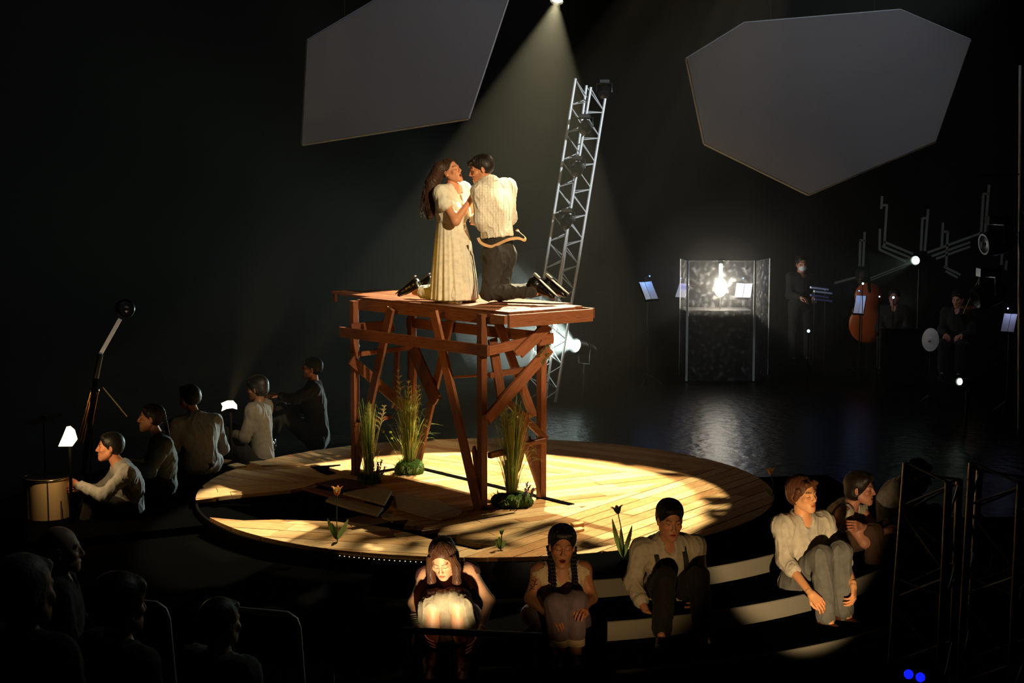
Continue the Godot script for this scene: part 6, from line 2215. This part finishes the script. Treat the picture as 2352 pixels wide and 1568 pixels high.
func build_band() -> void:
	M.paper = mat(Color(0.86, 0.88, 0.92), 0.8)
	M.rim_metal = mat(Color(0.8, 0.8, 0.79), 0.4, 0.2)
	M.clear = mat(Color(1, 1, 1, 1), 0.4)       # smeared acrylic: clear but for the smudges, which scatter the lamp
	M.clear.transparency = BaseMaterial3D.TRANSPARENCY_ALPHA
	var smear := noise_tex(0.012, [Color(1, 1, 1, 0.02), Color(1, 1, 1, 0.03), Color(1, 1, 1, 0.03), Color(1, 1, 1, 0.11), Color(1, 1, 1, 0.3)], 5)
	(smear.noise as FastNoiseLite).domain_warp_enabled = true
	(smear.noise as FastNoiseLite).domain_warp_amplitude = 60.0
	M.clear.albedo_texture = smear
	M.clear.uv1_scale = Vector3.ONE * 1.3
	M.clear.backlight_enabled = true
	M.clear.backlight = Color(1, 1, 1)
	M.acrylic_edge = mat(Color(0.85, 0.87, 0.86), 0.4)
	M.drum_shell = mat(Color(0.72, 0.63, 0.48), 0.35)
	M.ornament = mat(Color(0.55, 0.56, 0.55), 0.7)
	M.orange_wood = mat(Color(0.72, 0.34, 0.10), 0.4)
	# ---- drum screen with a blazing lamp in it
	var z := -9.4
	var c := Vector3(at_z(1658, 650, z).x, -0.15, z - 0.5)
	var t := thing("drum_screen", "clear acrylic drum screen of hinged panes glowing around a dazzling lamp", "screen", c)
	var top := at_z(1658, 598, z).y
	var xs := [at_z(1563, 600, z - 0.7), at_z(1580, 600, z), at_z(1735, 600, z), at_z(1768, 600, z - 0.8)]
	for i in 3:
		var a := Vector3(xs[i].x, 0, xs[i].z)
		var b := Vector3(xs[i + 1].x, 0, xs[i + 1].z)
		var d := (b - a).normalized()
		var st := begin()
		box(st, (a + b) / 2 + Vector3(0, (top - 0.14) / 2, 0), Vector3(a.distance_to(b) - 0.03, top + 0.14, 0.008), Basis(d, Vector3.UP, d.cross(Vector3.UP)), 0.001)
		part("pane", done(st), M.clear, t)
		st = begin()
		box(st, (a + b) / 2 + Vector3(0, top, 0), Vector3(a.distance_to(b) - 0.02, 0.014, 0.012), Basis(d, Vector3.UP, d.cross(Vector3.UP)), 0.002)
		part("top_edge", done(st), M.acrylic_edge, t)
	for i in 4:
		var st := begin()
		box(st, Vector3(xs[i].x, (top - 0.14) / 2, xs[i].z), Vector3(0.035 if i in [1, 2] else 0.014, top + 0.14, 0.014), Basis(), 0.003)
		part("hinge_post", done(st), M.acrylic_edge, t)
	var lp := at_z(1655, 655, z - 0.2)
	var dl := thing("work_lamp", "blazing white lamp on a stand inside the clear drum screen", "lamp", Vector3(lp.x, at_z(1650, 708, z - 0.4).y, lp.z))
	var bs := begin()
	ball(bs, lp - Vector3(0, 0.03, 0), Vector3(0.10, 0.15, 0.10), Basis(), 20)
	part("bulb", done(bs), glow(Color(1.0, 0.97, 0.9), 6.0), dl)
	bs = begin()
	lathe(bs, [Vector2(0.022, 0.07), Vector2(0.026, 0.2), Vector2(0.026, 0.33), Vector2(0.0, 0.34)], Transform3D(Basis(), lp), 12)
	part("tube", done(bs), glow(Color(1.0, 0.97, 0.9), 6.0), dl)  # glowing column stands for the tall streak of glow over the bulb
	part("cap", bar(lp + Vector3(0, 0.34, 0), lp + Vector3(0, 0.40, 0), 0.05, 14), M.black_metal, dl)
	part("pole", bar(Vector3(lp.x, at_z(1650, 708, z - 0.4).y, lp.z), lp - Vector3(0, 0.08, 0), 0.014, 8), M.chrome, dl)
	lamp(lp, 1.05, Color(1.0, 0.96, 0.88), 0.06)
	var tb := thing("table", "black-draped table in the drum screen, its top lit by the blazing lamp", "table", Vector3(lp.x - 0.08, -0.15, z - 0.42))
	var ty := at_z(1650, 708, z - 0.4).y
	bs = begin()
	box(bs, Vector3(lp.x - 0.03, ty - 0.015, z - 0.36), Vector3(0.98, 0.03, 0.66), Basis(), 0.006)
	part("tabletop", done(bs), mat(Color(0.30, 0.29, 0.28), 0.6), tb)
	bs = begin()
	box(bs, Vector3(lp.x - 0.03, (ty - 0.18) / 2.0, z - 0.36), Vector3(0.96, ty + 0.10, 0.63), Basis(), 0.01)  # drape reaches the front pane, placed to shade its lower half
	part("drape", done(bs), M.black, tb)
	for q in [[1610, 658, 0.18, "left"], [1688, 694, 0.20, "right"]]:
		cymbal("cymbal on a stand inside the drum screen, %s of the blazing lamp" % q[3], at_z(q[0], q[1], z - 0.8), q[2], -0.15)
	# ---- music stands with lit sheets
	var blue := Color(0.45, 0.68, 1.0)
	music_stand("music stand with two blue-lit sheets left of the drum screen", at_z(1489, 668, -9.0), Vector3(0.75, 0, 0.8), 0.5, blue, 0.035, true, Vector2(0.14, 0.30))
	music_stand("music stand with violet-lit sheet seen through the left pane of the drum screen", at_z(1567, 668, -10.3), Vector3(-0.8, 0, 0.9), 0.5, Color(0.45, 0.48, 1.0), 0.02, false, Vector2(0.2, 0.26))
	music_stand("music stand with two pale blue sheets seen through the drum screen's front pane", at_z(1708, 668, -10.1), Vector3(-0.4, 0, 0.9), 0.5, blue, 0.04, true, Vector2(0.13, 0.26))
	music_stand("music stand with a narrow blue sheet beside the orange instrument", at_z(1975, 700, -9.6), Vector3(-0.6, 0, 0.9), 0.4, blue, 0.02, true, Vector2(0.08, 0.30))
	music_stand("music stand with a pale sheet at the far right edge behind the lighting pole", at_z(2318, 742, -6.2), Vector3(-0.7, 0, 0.8), 0.4, Color(0.75, 0.78, 1.0), 0.012, true, Vector2(0.09, 0.26))
	M.lilac_bar = mat(Color(0.40, 0.42, 0.62), 0.6)
	# ---- xylophone-like keyboard with pale bars
	var kb := thing("keyboard_rack", "three-tier rack of pale bars in front of the masked player", "instrument", Vector3(at_z(1880, 680, -9.8).x, -0.15, -9.8))
	for k in 4:
		var st := begin()
		box(st, at_z(1882 + (k % 2) * 8, 662 + k * 9, -9.8), Vector3(0.28, 0.028, 0.10), Basis(Vector3.FORWARD, 0.12), 0.005)
		part("bar", done(st), M.paper if k < 2 else M.lilac_bar, kb)
	for s in [-1.0, 1.0]: part("leg", bar(at_z(1884 + s * 12, 664, -9.8), Vector3(at_z(1884 + s * 14, 690, -9.8).x, -0.15, -9.8), 0.014, 8), M.black_metal, kb)
	lamp(at_z(1886, 655, -9.5), 0.006, blue, 0.01)  # unseen lamp, placed to light the pale bars
	# ---- orange instrument
	var oi := thing("upright_bass", "orange wooden upright bass standing among the dark band", "double bass", Vector3(at_z(1996, 690, -10.2).x, -0.15, -10.2))
	var op := at_z(1994, 700, -10.2)
	part("body", as_mesh(flesh([E(op - Vector3(0, 0.30, 0), Vector3(0.30, 0.32, 0.09), Basis(), 0.06), E(op + Vector3(0, 0.14, 0), Vector3(0.22, 0.22, 0.085), Basis(), 0.06), cutC(op + Vector3(0.30, -0.06, -0.2), op + Vector3(0.30, -0.06, 0.2), 0.09, 0.09, 0.02), cutC(op + Vector3(-0.30, -0.06, -0.2), op + Vector3(-0.30, -0.06, 0.2), 0.09, 0.09, 0.02)], 0.012)), M.orange_wood, oi)
	part("neck", bar(op + Vector3(0, 0.2, 0.07), op + Vector3(-0.05, 0.85, 0.03), 0.025, 8), M.black, oi)
	part("endpin", bar(op - Vector3(0, 0.6, 0), Vector3(op.x, -0.15, op.z), 0.012, 6), M.black_metal, oi)
	# ---- the players
	var pm := person_quick("band player in black with a white face mask, second from the drum screen", at_z(1841, 606, -10.4), Vector3(0.2, 0, 1), M.dark_cloth, Color(0.70, 0.50, 0.42), M.black_hair, {"stand": true})
	var hf: Transform3D = head_frame(pm[1])
	part("face_mask", as_mesh(flesh([E(hf * Vector3(0, -0.065, 0.055), Vector3(0.064, 0.055, 0.058), hf.basis, 0.01), cutE(hf * Vector3(0, -0.05, -0.01), Vector3(0.09, 0.09, 0.055), hf.basis, 0.004)], 0.005)), M.paper, pm[0])
	person_quick("band player in black standing by the narrow blue music sheet", at_z(1977, 634, -11.0), Vector3(-0.2, 0, 1), M.dark_cloth, Color(0.74, 0.54, 0.46), M.grey_hair, {"stand": true})
	person_quick("seated band player half hidden behind the black case, right of the orange bass", at_z(2054, 682, -9.8), Vector3(-0.4, 0, 1), M.dark_cloth, Color(0.70, 0.5, 0.42), M.dark_hair, {})
	var vn := person_quick("violinist in black at the right, head bent over the instrument", at_z(2200, 686, -8.6), Vector3(-0.5, 0, 1), M.dark_cloth, Color(0.78, 0.56, 0.46), M.dark_hair, {"face": Vector3(-0.6, -0.3, 0.8)})
	var vp := at_z(2222, 706, -8.3)
	var vi := thing("violin", "dark violin with a pale gleam held under the bent player's chin", "violin", vp)
	part("body", as_mesh(flesh([E(vp, Vector3(0.11, 0.035, 0.09), Basis(Vector3.UP, 0.4), 0.03), E(vp + Vector3(0.14, 0.01, 0.04), Vector3(0.08, 0.033, 0.075), Basis(Vector3.UP, 0.4), 0.03)], 0.008)), M.brown_leather, vi)
	part("neck", bar(vp + Vector3(0.18, 0.02, 0.05), vp + Vector3(0.36, 0.05, 0.12), 0.012, 6), M.black, vi)
	part("bow", bar(at_z(2212, 720, -8.2), at_z(2252, 632, -8.2), 0.004, 5), M.pale_board, vi)
	lamp(at_z(2236, 726, -8.0), 0.004, Color(1, 0.85, 0.75), 0.01)  # unseen lamp, placed to light the violinist faintly
	# ---- black case and small lights among the band
	var cs := thing("speaker_case", "black speaker case standing in front of the band", "speaker", Vector3(at_z(2080, 760, -8.8).x, -0.15, -8.8))
	var st2 := begin()
	box(st2, Vector3(cs.position.x, 0.28, -8.8), Vector3(0.62, 0.86, 0.45), Basis(), 0.02)
	part("cabinet", done(st2), M.black, cs)
	st2 = begin()
	box(st2, Vector3(cs.position.x, 0.28, -8.57), Vector3(0.54, 0.76, 0.012), Basis(), 0.004)
	part("grille", done(st2), M.satin_black, cs)
	for q in [[1982, 651, 0.018, -9.2, "white pilot light under the standing player's chin"], [2020, 681, 0.012, -8.3, "faint blue pilot light left of the black speaker case"], [2052, 683, 0.018, -8.2, "white pilot light in front of the black speaker case"],
			[1857, 760, 0.024, -8.4, "pale cyan pilot light low below the masked player"]]:
		var pp := at_z(q[0], q[1], q[3])
		var pt := thing("pilot_light", q[4], "pilot light", Vector3(pp.x, -0.15, pp.z), "small lights among the band")
		var st := begin()
		ball(st, pp, Vector3.ONE * q[2], Basis(), 10)
		part("bulb", done(st), glow(Color(0.7, 0.85, 1.0), 2.5), pt)
		part("pole", bar(pp - Vector3(0, q[2], 0.0), Vector3(pp.x, -0.15, pp.z), 0.006, 6), M.black, pt)
	cymbal("pale drum head standing on edge at the right of the band", at_z(2137, 780, -6.8), 0.16, -0.15, Vector3(-0.9, 0.1, 0.5))
	# ---- ornament of pale bars on the back wall
	var zo := -17.38
	var og := thing("wall_ornament", "geometric ornament of pale branching bars on the back wall", "ornament", at_z(2080, 600, zo))
	for q in [[1986, 532, 1982, 612], [1976, 551, 1974, 612], [1974, 552, 1987, 552], [2026, 450, 2024, 480], [2037, 470, 2031, 566], [2024, 471, 2038, 471], [2021, 525, 2020, 574], [2030, 555, 2097, 583], [2026, 565, 2092, 592], [2020, 573, 2080, 600],
		[2132, 480, 2124, 576], [2119, 500, 2115, 576], [2118, 501, 2131, 501], [2166, 511, 2163, 566], [2177, 531, 2173, 614], [2165, 532, 2178, 532], [2272, 424, 2262, 542], [2259, 444, 2253, 540], [2258, 445, 2271, 445],
		[2130, 580, 2256, 534], [2140, 588, 2228, 556], [2150, 594, 2228, 566], [2168, 612, 2206, 631], [2172, 622, 2200, 638], [2095, 602, 1998, 640], [2080, 610, 1992, 645], [1968, 636, 1916, 650], [2302, 576, 2300, 608], [2312, 598, 2310, 620]]:
		var a := at_z(q[0], q[1], zo)
		var b := at_z(q[2], q[3], zo)
		var d := (b - a).normalized()
		var st := begin()
		box(st, (a + b) / 2, Vector3(a.distance_to(b), 0.05, 0.03), Basis(d, Vector3.BACK.cross(d), Vector3.BACK), 0.006)
		part("bar", done(st), M.ornament, og)
	spot(at_z(2080, 700, -12.5), at_z(2090, 560, -17.4), 34.0, 1.1, Color(0.95, 1.0, 0.97), 0.1, 0.8)  # unseen wash, placed to light the wall ornament
	# ---- a low frame catching light, by the tower
	var fr := thing("metal_frame", "thin metal frame standing in the dark right of the tower", "frame", at_y(1405, 812, -0.15))
	part("post", bar(at_z(1405, 672, fr.position.z), Vector3(at_z(1405, 672, fr.position.z).x, -0.15, fr.position.z), 0.014, 6), M.black_metal, fr)
	part("bar", bar(at_z(1405, 672, fr.position.z), at_z(1362, 670, fr.position.z), 0.014, 6), M.black_metal, fr)
	build_left_kit()


func drum(label: String, top: Vector3, r: float, h: float, shell: Material, floor_y: float, head: Material = null) -> Node3D:
	var t := thing("drum", label, "drum", Vector3(top.x, floor_y, top.z))
	var x := Transform3D(Basis(), top)
	var st := begin()
	lathe(st, [Vector2(0, -h), Vector2(r * 0.97, -h), Vector2(r, -h + 0.02), Vector2(r, -0.02), Vector2(r * 0.97, -0.004)], x, 36)
	part("shell", done(st), shell, t)
	st = begin()
	lathe(st, [Vector2(r * 0.97, -0.006), Vector2(r * 0.9, 0.0), Vector2(0, 0.002)], x, 36)
	part("drum_head", done(st), head if head else M.paper, t)
	for y in [-0.012, -h + 0.012]:
		st = begin()
		tube(st, ring_path(top + Vector3(0, y, 0), Vector3(r * 1.02, 0, 0), Vector3(0, 0, r * 1.02), 40), 0.009, 6, false)
		part("hoop", done(st), M.chrome, t)
	for k in 6:
		var a := TAU * k / 6.0 + 0.2
		var p := top + Vector3(cos(a), 0, sin(a)) * r * 1.03
		part("tension_rod", bar(p - Vector3(0, 0.01, 0), p - Vector3(0, h - 0.01, 0), 0.005, 6), M.chrome, t)
	for k in 3:
		var a := TAU * k / 3.0 + 0.7
		var p := top + Vector3(cos(a), 0, sin(a)) * r * 1.05
		part("leg", bar(p - Vector3(0, h * 0.5, 0), Vector3(p.x, floor_y, p.z) + Vector3(cos(a), 0, sin(a)) * 0.05, 0.008, 6), M.chrome, t)
	return t


func cymbal(label: String, p: Vector3, r: float, floor_y: float, n := Vector3(0.1, 1, 0.1)) -> void:
	var t := thing("cymbal", label, "cymbal", Vector3(p.x, floor_y, p.z))
	var b := look(n)
	var st := begin()
	lathe(st, [Vector2(r, 0), Vector2(r * 0.6, 0.010), Vector2(r * 0.22, 0.018), Vector2(r * 0.15, 0.034), Vector2(0, 0.040)], Transform3D(Basis(b.x, b.z, -b.y), p), 36)
	part("disc", done(st), M.brass if n.y > 0.5 else M.paper, t)
	part("stand", bar(p, Vector3(p.x, floor_y, p.z), 0.009, 6), M.black_metal, t)
	for k in 3:
		var a := TAU * k / 3.0
		part("foot", bar(Vector3(p.x, floor_y + 0.16, p.z), Vector3(p.x + cos(a) * 0.2, floor_y + 0.008, p.z + sin(a) * 0.2), 0.008, 6), M.black_metal, t)


func build_left_kit() -> void:
	# ---- percussion and lamp at the far left
	drum("cream-shelled floor tom with a black head lit by the lamp, in front of the boy", at_z(108, 1092, 0.28), 0.20, 0.40, M.drum_shell, -0.434, M.satin_black)
	cymbal("dark splash cymbal at the far left with a glinting edge", at_z(100, 962, -0.3), 0.17, -0.434, Vector3(-0.2, 1, 0.1))
	var lp := at_z(157, 1003, 0.66)
	var t := thing("flare_lamp", "glowing warm lamp on a black stand at the left, lighting the boy's face", "lamp", Vector3(lp.x, -0.434, lp.z))
	var st := begin()
	slab(st, PackedVector2Array([Vector2(-0.085, -0.075), Vector2(0.03, -0.08), Vector2(0.075, -0.02), Vector2(0.055, 0.06), Vector2(0.02, 0.095), Vector2(-0.012, 0.09), Vector2(-0.05, 0.0)]), 0.03, Transform3D(look(Vector3(0.3, 0, 1)), lp), 0.004)
	part("lens", done(st), glow(Color(1.0, 0.88, 0.66), 3.5), t)
	st = begin()
	box(st, lp - Vector3(0.01, 0.01, 0.05), Vector3(0.09, 0.11, 0.10), look(Vector3(0.3, 0, 1)), 0.02)
	part("housing", done(st), M.black, t)
	part("stand", bar(lp - Vector3(0.01, 0.05, 0.06), Vector3(lp.x - 0.01, -0.434, lp.z - 0.06), 0.014, 8), M.black, t)
	lamp(lp + Vector3(0.03, 0, 0.05), 0.36, Color(1.0, 0.82, 0.56), 0.04)
	# ---- boom stand with a round counterweight
	var bz := 0.0
	var bs := thing("boom_stand", "tall boom stand with a round black counterweight leaning over the left of the stage", "stand", at_z(186, 1190, bz))
	var p0 := at_z(188, 1180, bz)
	part("leg", bar(Vector3(p0.x, -0.434, p0.z), at_z(190, 1120, bz), 0.03, 8), M.black_metal, bs)
	part("column", bar(at_z(186, 1130, bz), at_z(222, 850, bz), 0.022, 10), M.black, bs)
	st = begin()
	var ba := at_z(229, 816, bz); var bb := at_z(276, 732, bz)
	box(st, (ba + bb) / 2, Vector3(ba.distance_to(bb), 0.034, 0.02), Basis((bb - ba).normalized(), Vector3.BACK.cross((bb - ba).normalized()), Vector3.BACK), 0.003)
	part("arm", done(st), M.panel_edge, bs)
	part("joint", bar(at_z(220, 868, bz), at_z(231, 812, bz), 0.026, 10), M.satin_black, bs)
	var dc := at_z(288, 709, bz)
	st = begin()
	var dx := Transform3D(look(Vector3(0.55, 0, 1)), dc)
	dx = Transform3D(Basis(dx.basis.x, dx.basis.z, -dx.basis.y), dc)
	lathe(st, [Vector2(0, -0.05), Vector2(0.075, -0.05), Vector2(0.088, -0.03), Vector2(0.088, 0.0), Vector2(0.078, 0.012), Vector2(0.066, 0.0), Vector2(0.062, 0.0), Vector2(0.060, 0.028), Vector2(0.0, 0.03)], dx, 36)
	part("counterweight", done(st), M.satin_black, bs)
	st = begin()
	for s in [-1.0, 1.0]: 
		ball(st, dx * Vector3(0.0, 0.034, 0.018 * s), Vector3(0.022, 0.006, 0.006), look(Vector3(0.55, 0, 1)), 10)
		ball(st, dx * Vector3(0.0, 0.034, 0.027 * s), Vector3(0.008, 0.006, 0.008), look(Vector3(0.55, 0, 1)), 10)
	part("wing_nut", done(st), M.chrome, bs)
	# ---- bar chimes
	var ch := thing("bar_chimes", "fan of long brass chime tubes hanging behind the glowing lamp", "chimes", at_z(198, 1020, -0.15))
	part("beam", bar(at_z(207, 897, -0.15), at_z(228, 896, -0.15), 0.012, 8), M.brass, ch)
	for k in 5: part("tube", bar(at_z(208 + k * 4.2, 900, -0.15), at_z(178 + k * 6.2, 1014 + k * 1.5, -0.15), 0.008, 8), M.brass, ch)
	part("stand", bar(at_z(218, 896, -0.19), at_z(204, 1160, -0.19), 0.010, 8), M.black_metal, ch)
	var rod := thing("drumstick", "thin pale rod slanting down right of the chime tubes", "drumstick", at_z(292, 958, -0.3))
	part("shaft", bar(at_z(236, 889, -0.3), at_z(292, 956, -0.3), 0.006, 6), M.pale_board, rod)
	# ---- lamp behind the broad man, beam rising to the right
	var q := at_z(526, 931, -1.9)
	var u := thing("flare_lamp", "dazzling warm lamp between the broad man and the dark-haired person, beam rising", "lamp", Vector3(q.x, -0.15, q.z))
	st = begin()
	slab(st, PackedVector2Array([Vector2(-0.085, -0.045), Vector2(-0.03, -0.03), Vector2(0.03, -0.032), Vector2(0.075, -0.055), Vector2(0.08, -0.01), Vector2(0.05, 0.04), Vector2(-0.01, 0.05), Vector2(-0.075, 0.035), Vector2(-0.065, 0.0)]), 0.03, Transform3D(look(Vector3(0.2, 0.3, 1), Vector3(-0.15, 1, 0)), q), 0.004)
	part("lens", done(st), glow(Color(1.0, 0.93, 0.80), 3.5), u)
	st = begin()
	box(st, q + Vector3(0, -0.02, -0.06), Vector3(0.12, 0.09, 0.1), look(Vector3(0.2, 0.3, 1)), 0.02)
	part("housing", done(st), M.black, u)
	part("stand", bar(q - Vector3(0, 0.08, 0.06), Vector3(q.x, -0.15, q.z - 0.06), 0.016, 8), M.black_metal, u)
	spot(q + Vector3(0.01, 0.02, 0.05), q + Vector3(0.42, 1.1, 0.15), 16.0, 6.0, Color(1.0, 0.82, 0.58), 0.03, 0.7)
	lamp(q + Vector3(0, 0.01, 0.06), 0.015, Color(1.0, 0.82, 0.58), 0.03)


# ---------------------------------------------------------------- the audience
func build_audience() -> void:
	var st := begin()
	box(st, Vector3(-3.6, -0.22, 9.0), Vector3(6.6, 0.43, 4.6), Basis(), 0.01)
	struct("floor_riser", done(st), M.tread, "black audience platform at the lower left")
	var coat: Material = M.dark_cloth
	person_quick("large dark figure in the lower left corner, edge of the head faintly lit", at_z(58, 1362, 7.9), Vector3(0.5, 0, -1), coat, Color(0.5, 0.36, 0.28), M.grey_hair, {"hs": 1.15, "w": 1.25})
	person_quick("old bald man in the audience, face turned to the stage at the left", at_z(140, 1262, 5.1), Vector3(0.9, 0, -0.2), coat, Color(0.74, 0.60, 0.52), null, {"hs": 1.1})
	person_quick("spectator with full dark hair in front of the left metal-rimmed chair", at_z(278, 1392, 7.25), Vector3(0.75, 0, -0.75), coat, Color(0.66, 0.48, 0.40), M.dark_hair, {"vol": 0.02})
	person_quick("spectator with short smooth hair between the two metal-rimmed chairs", at_z(508, 1432, 6.3), Vector3(0.6, 0, -0.9), M.olive, Color(0.66, 0.48, 0.40), M.dark_hair, {})
	chair("black chair with a gleaming metal rim, left of two", at_z(362, 1348, 5.45) - Vector3(0, 0.44, 0), Vector3(0.28, 0, -1), -0.434, "metal-rimmed audience chairs")
	chair("black chair with a gleaming metal rim, right of two", at_z(655, 1372, 5.1) - Vector3(0, 0.44, 0), Vector3(0.30, 0, -1), -0.434, "metal-rimmed audience chairs")
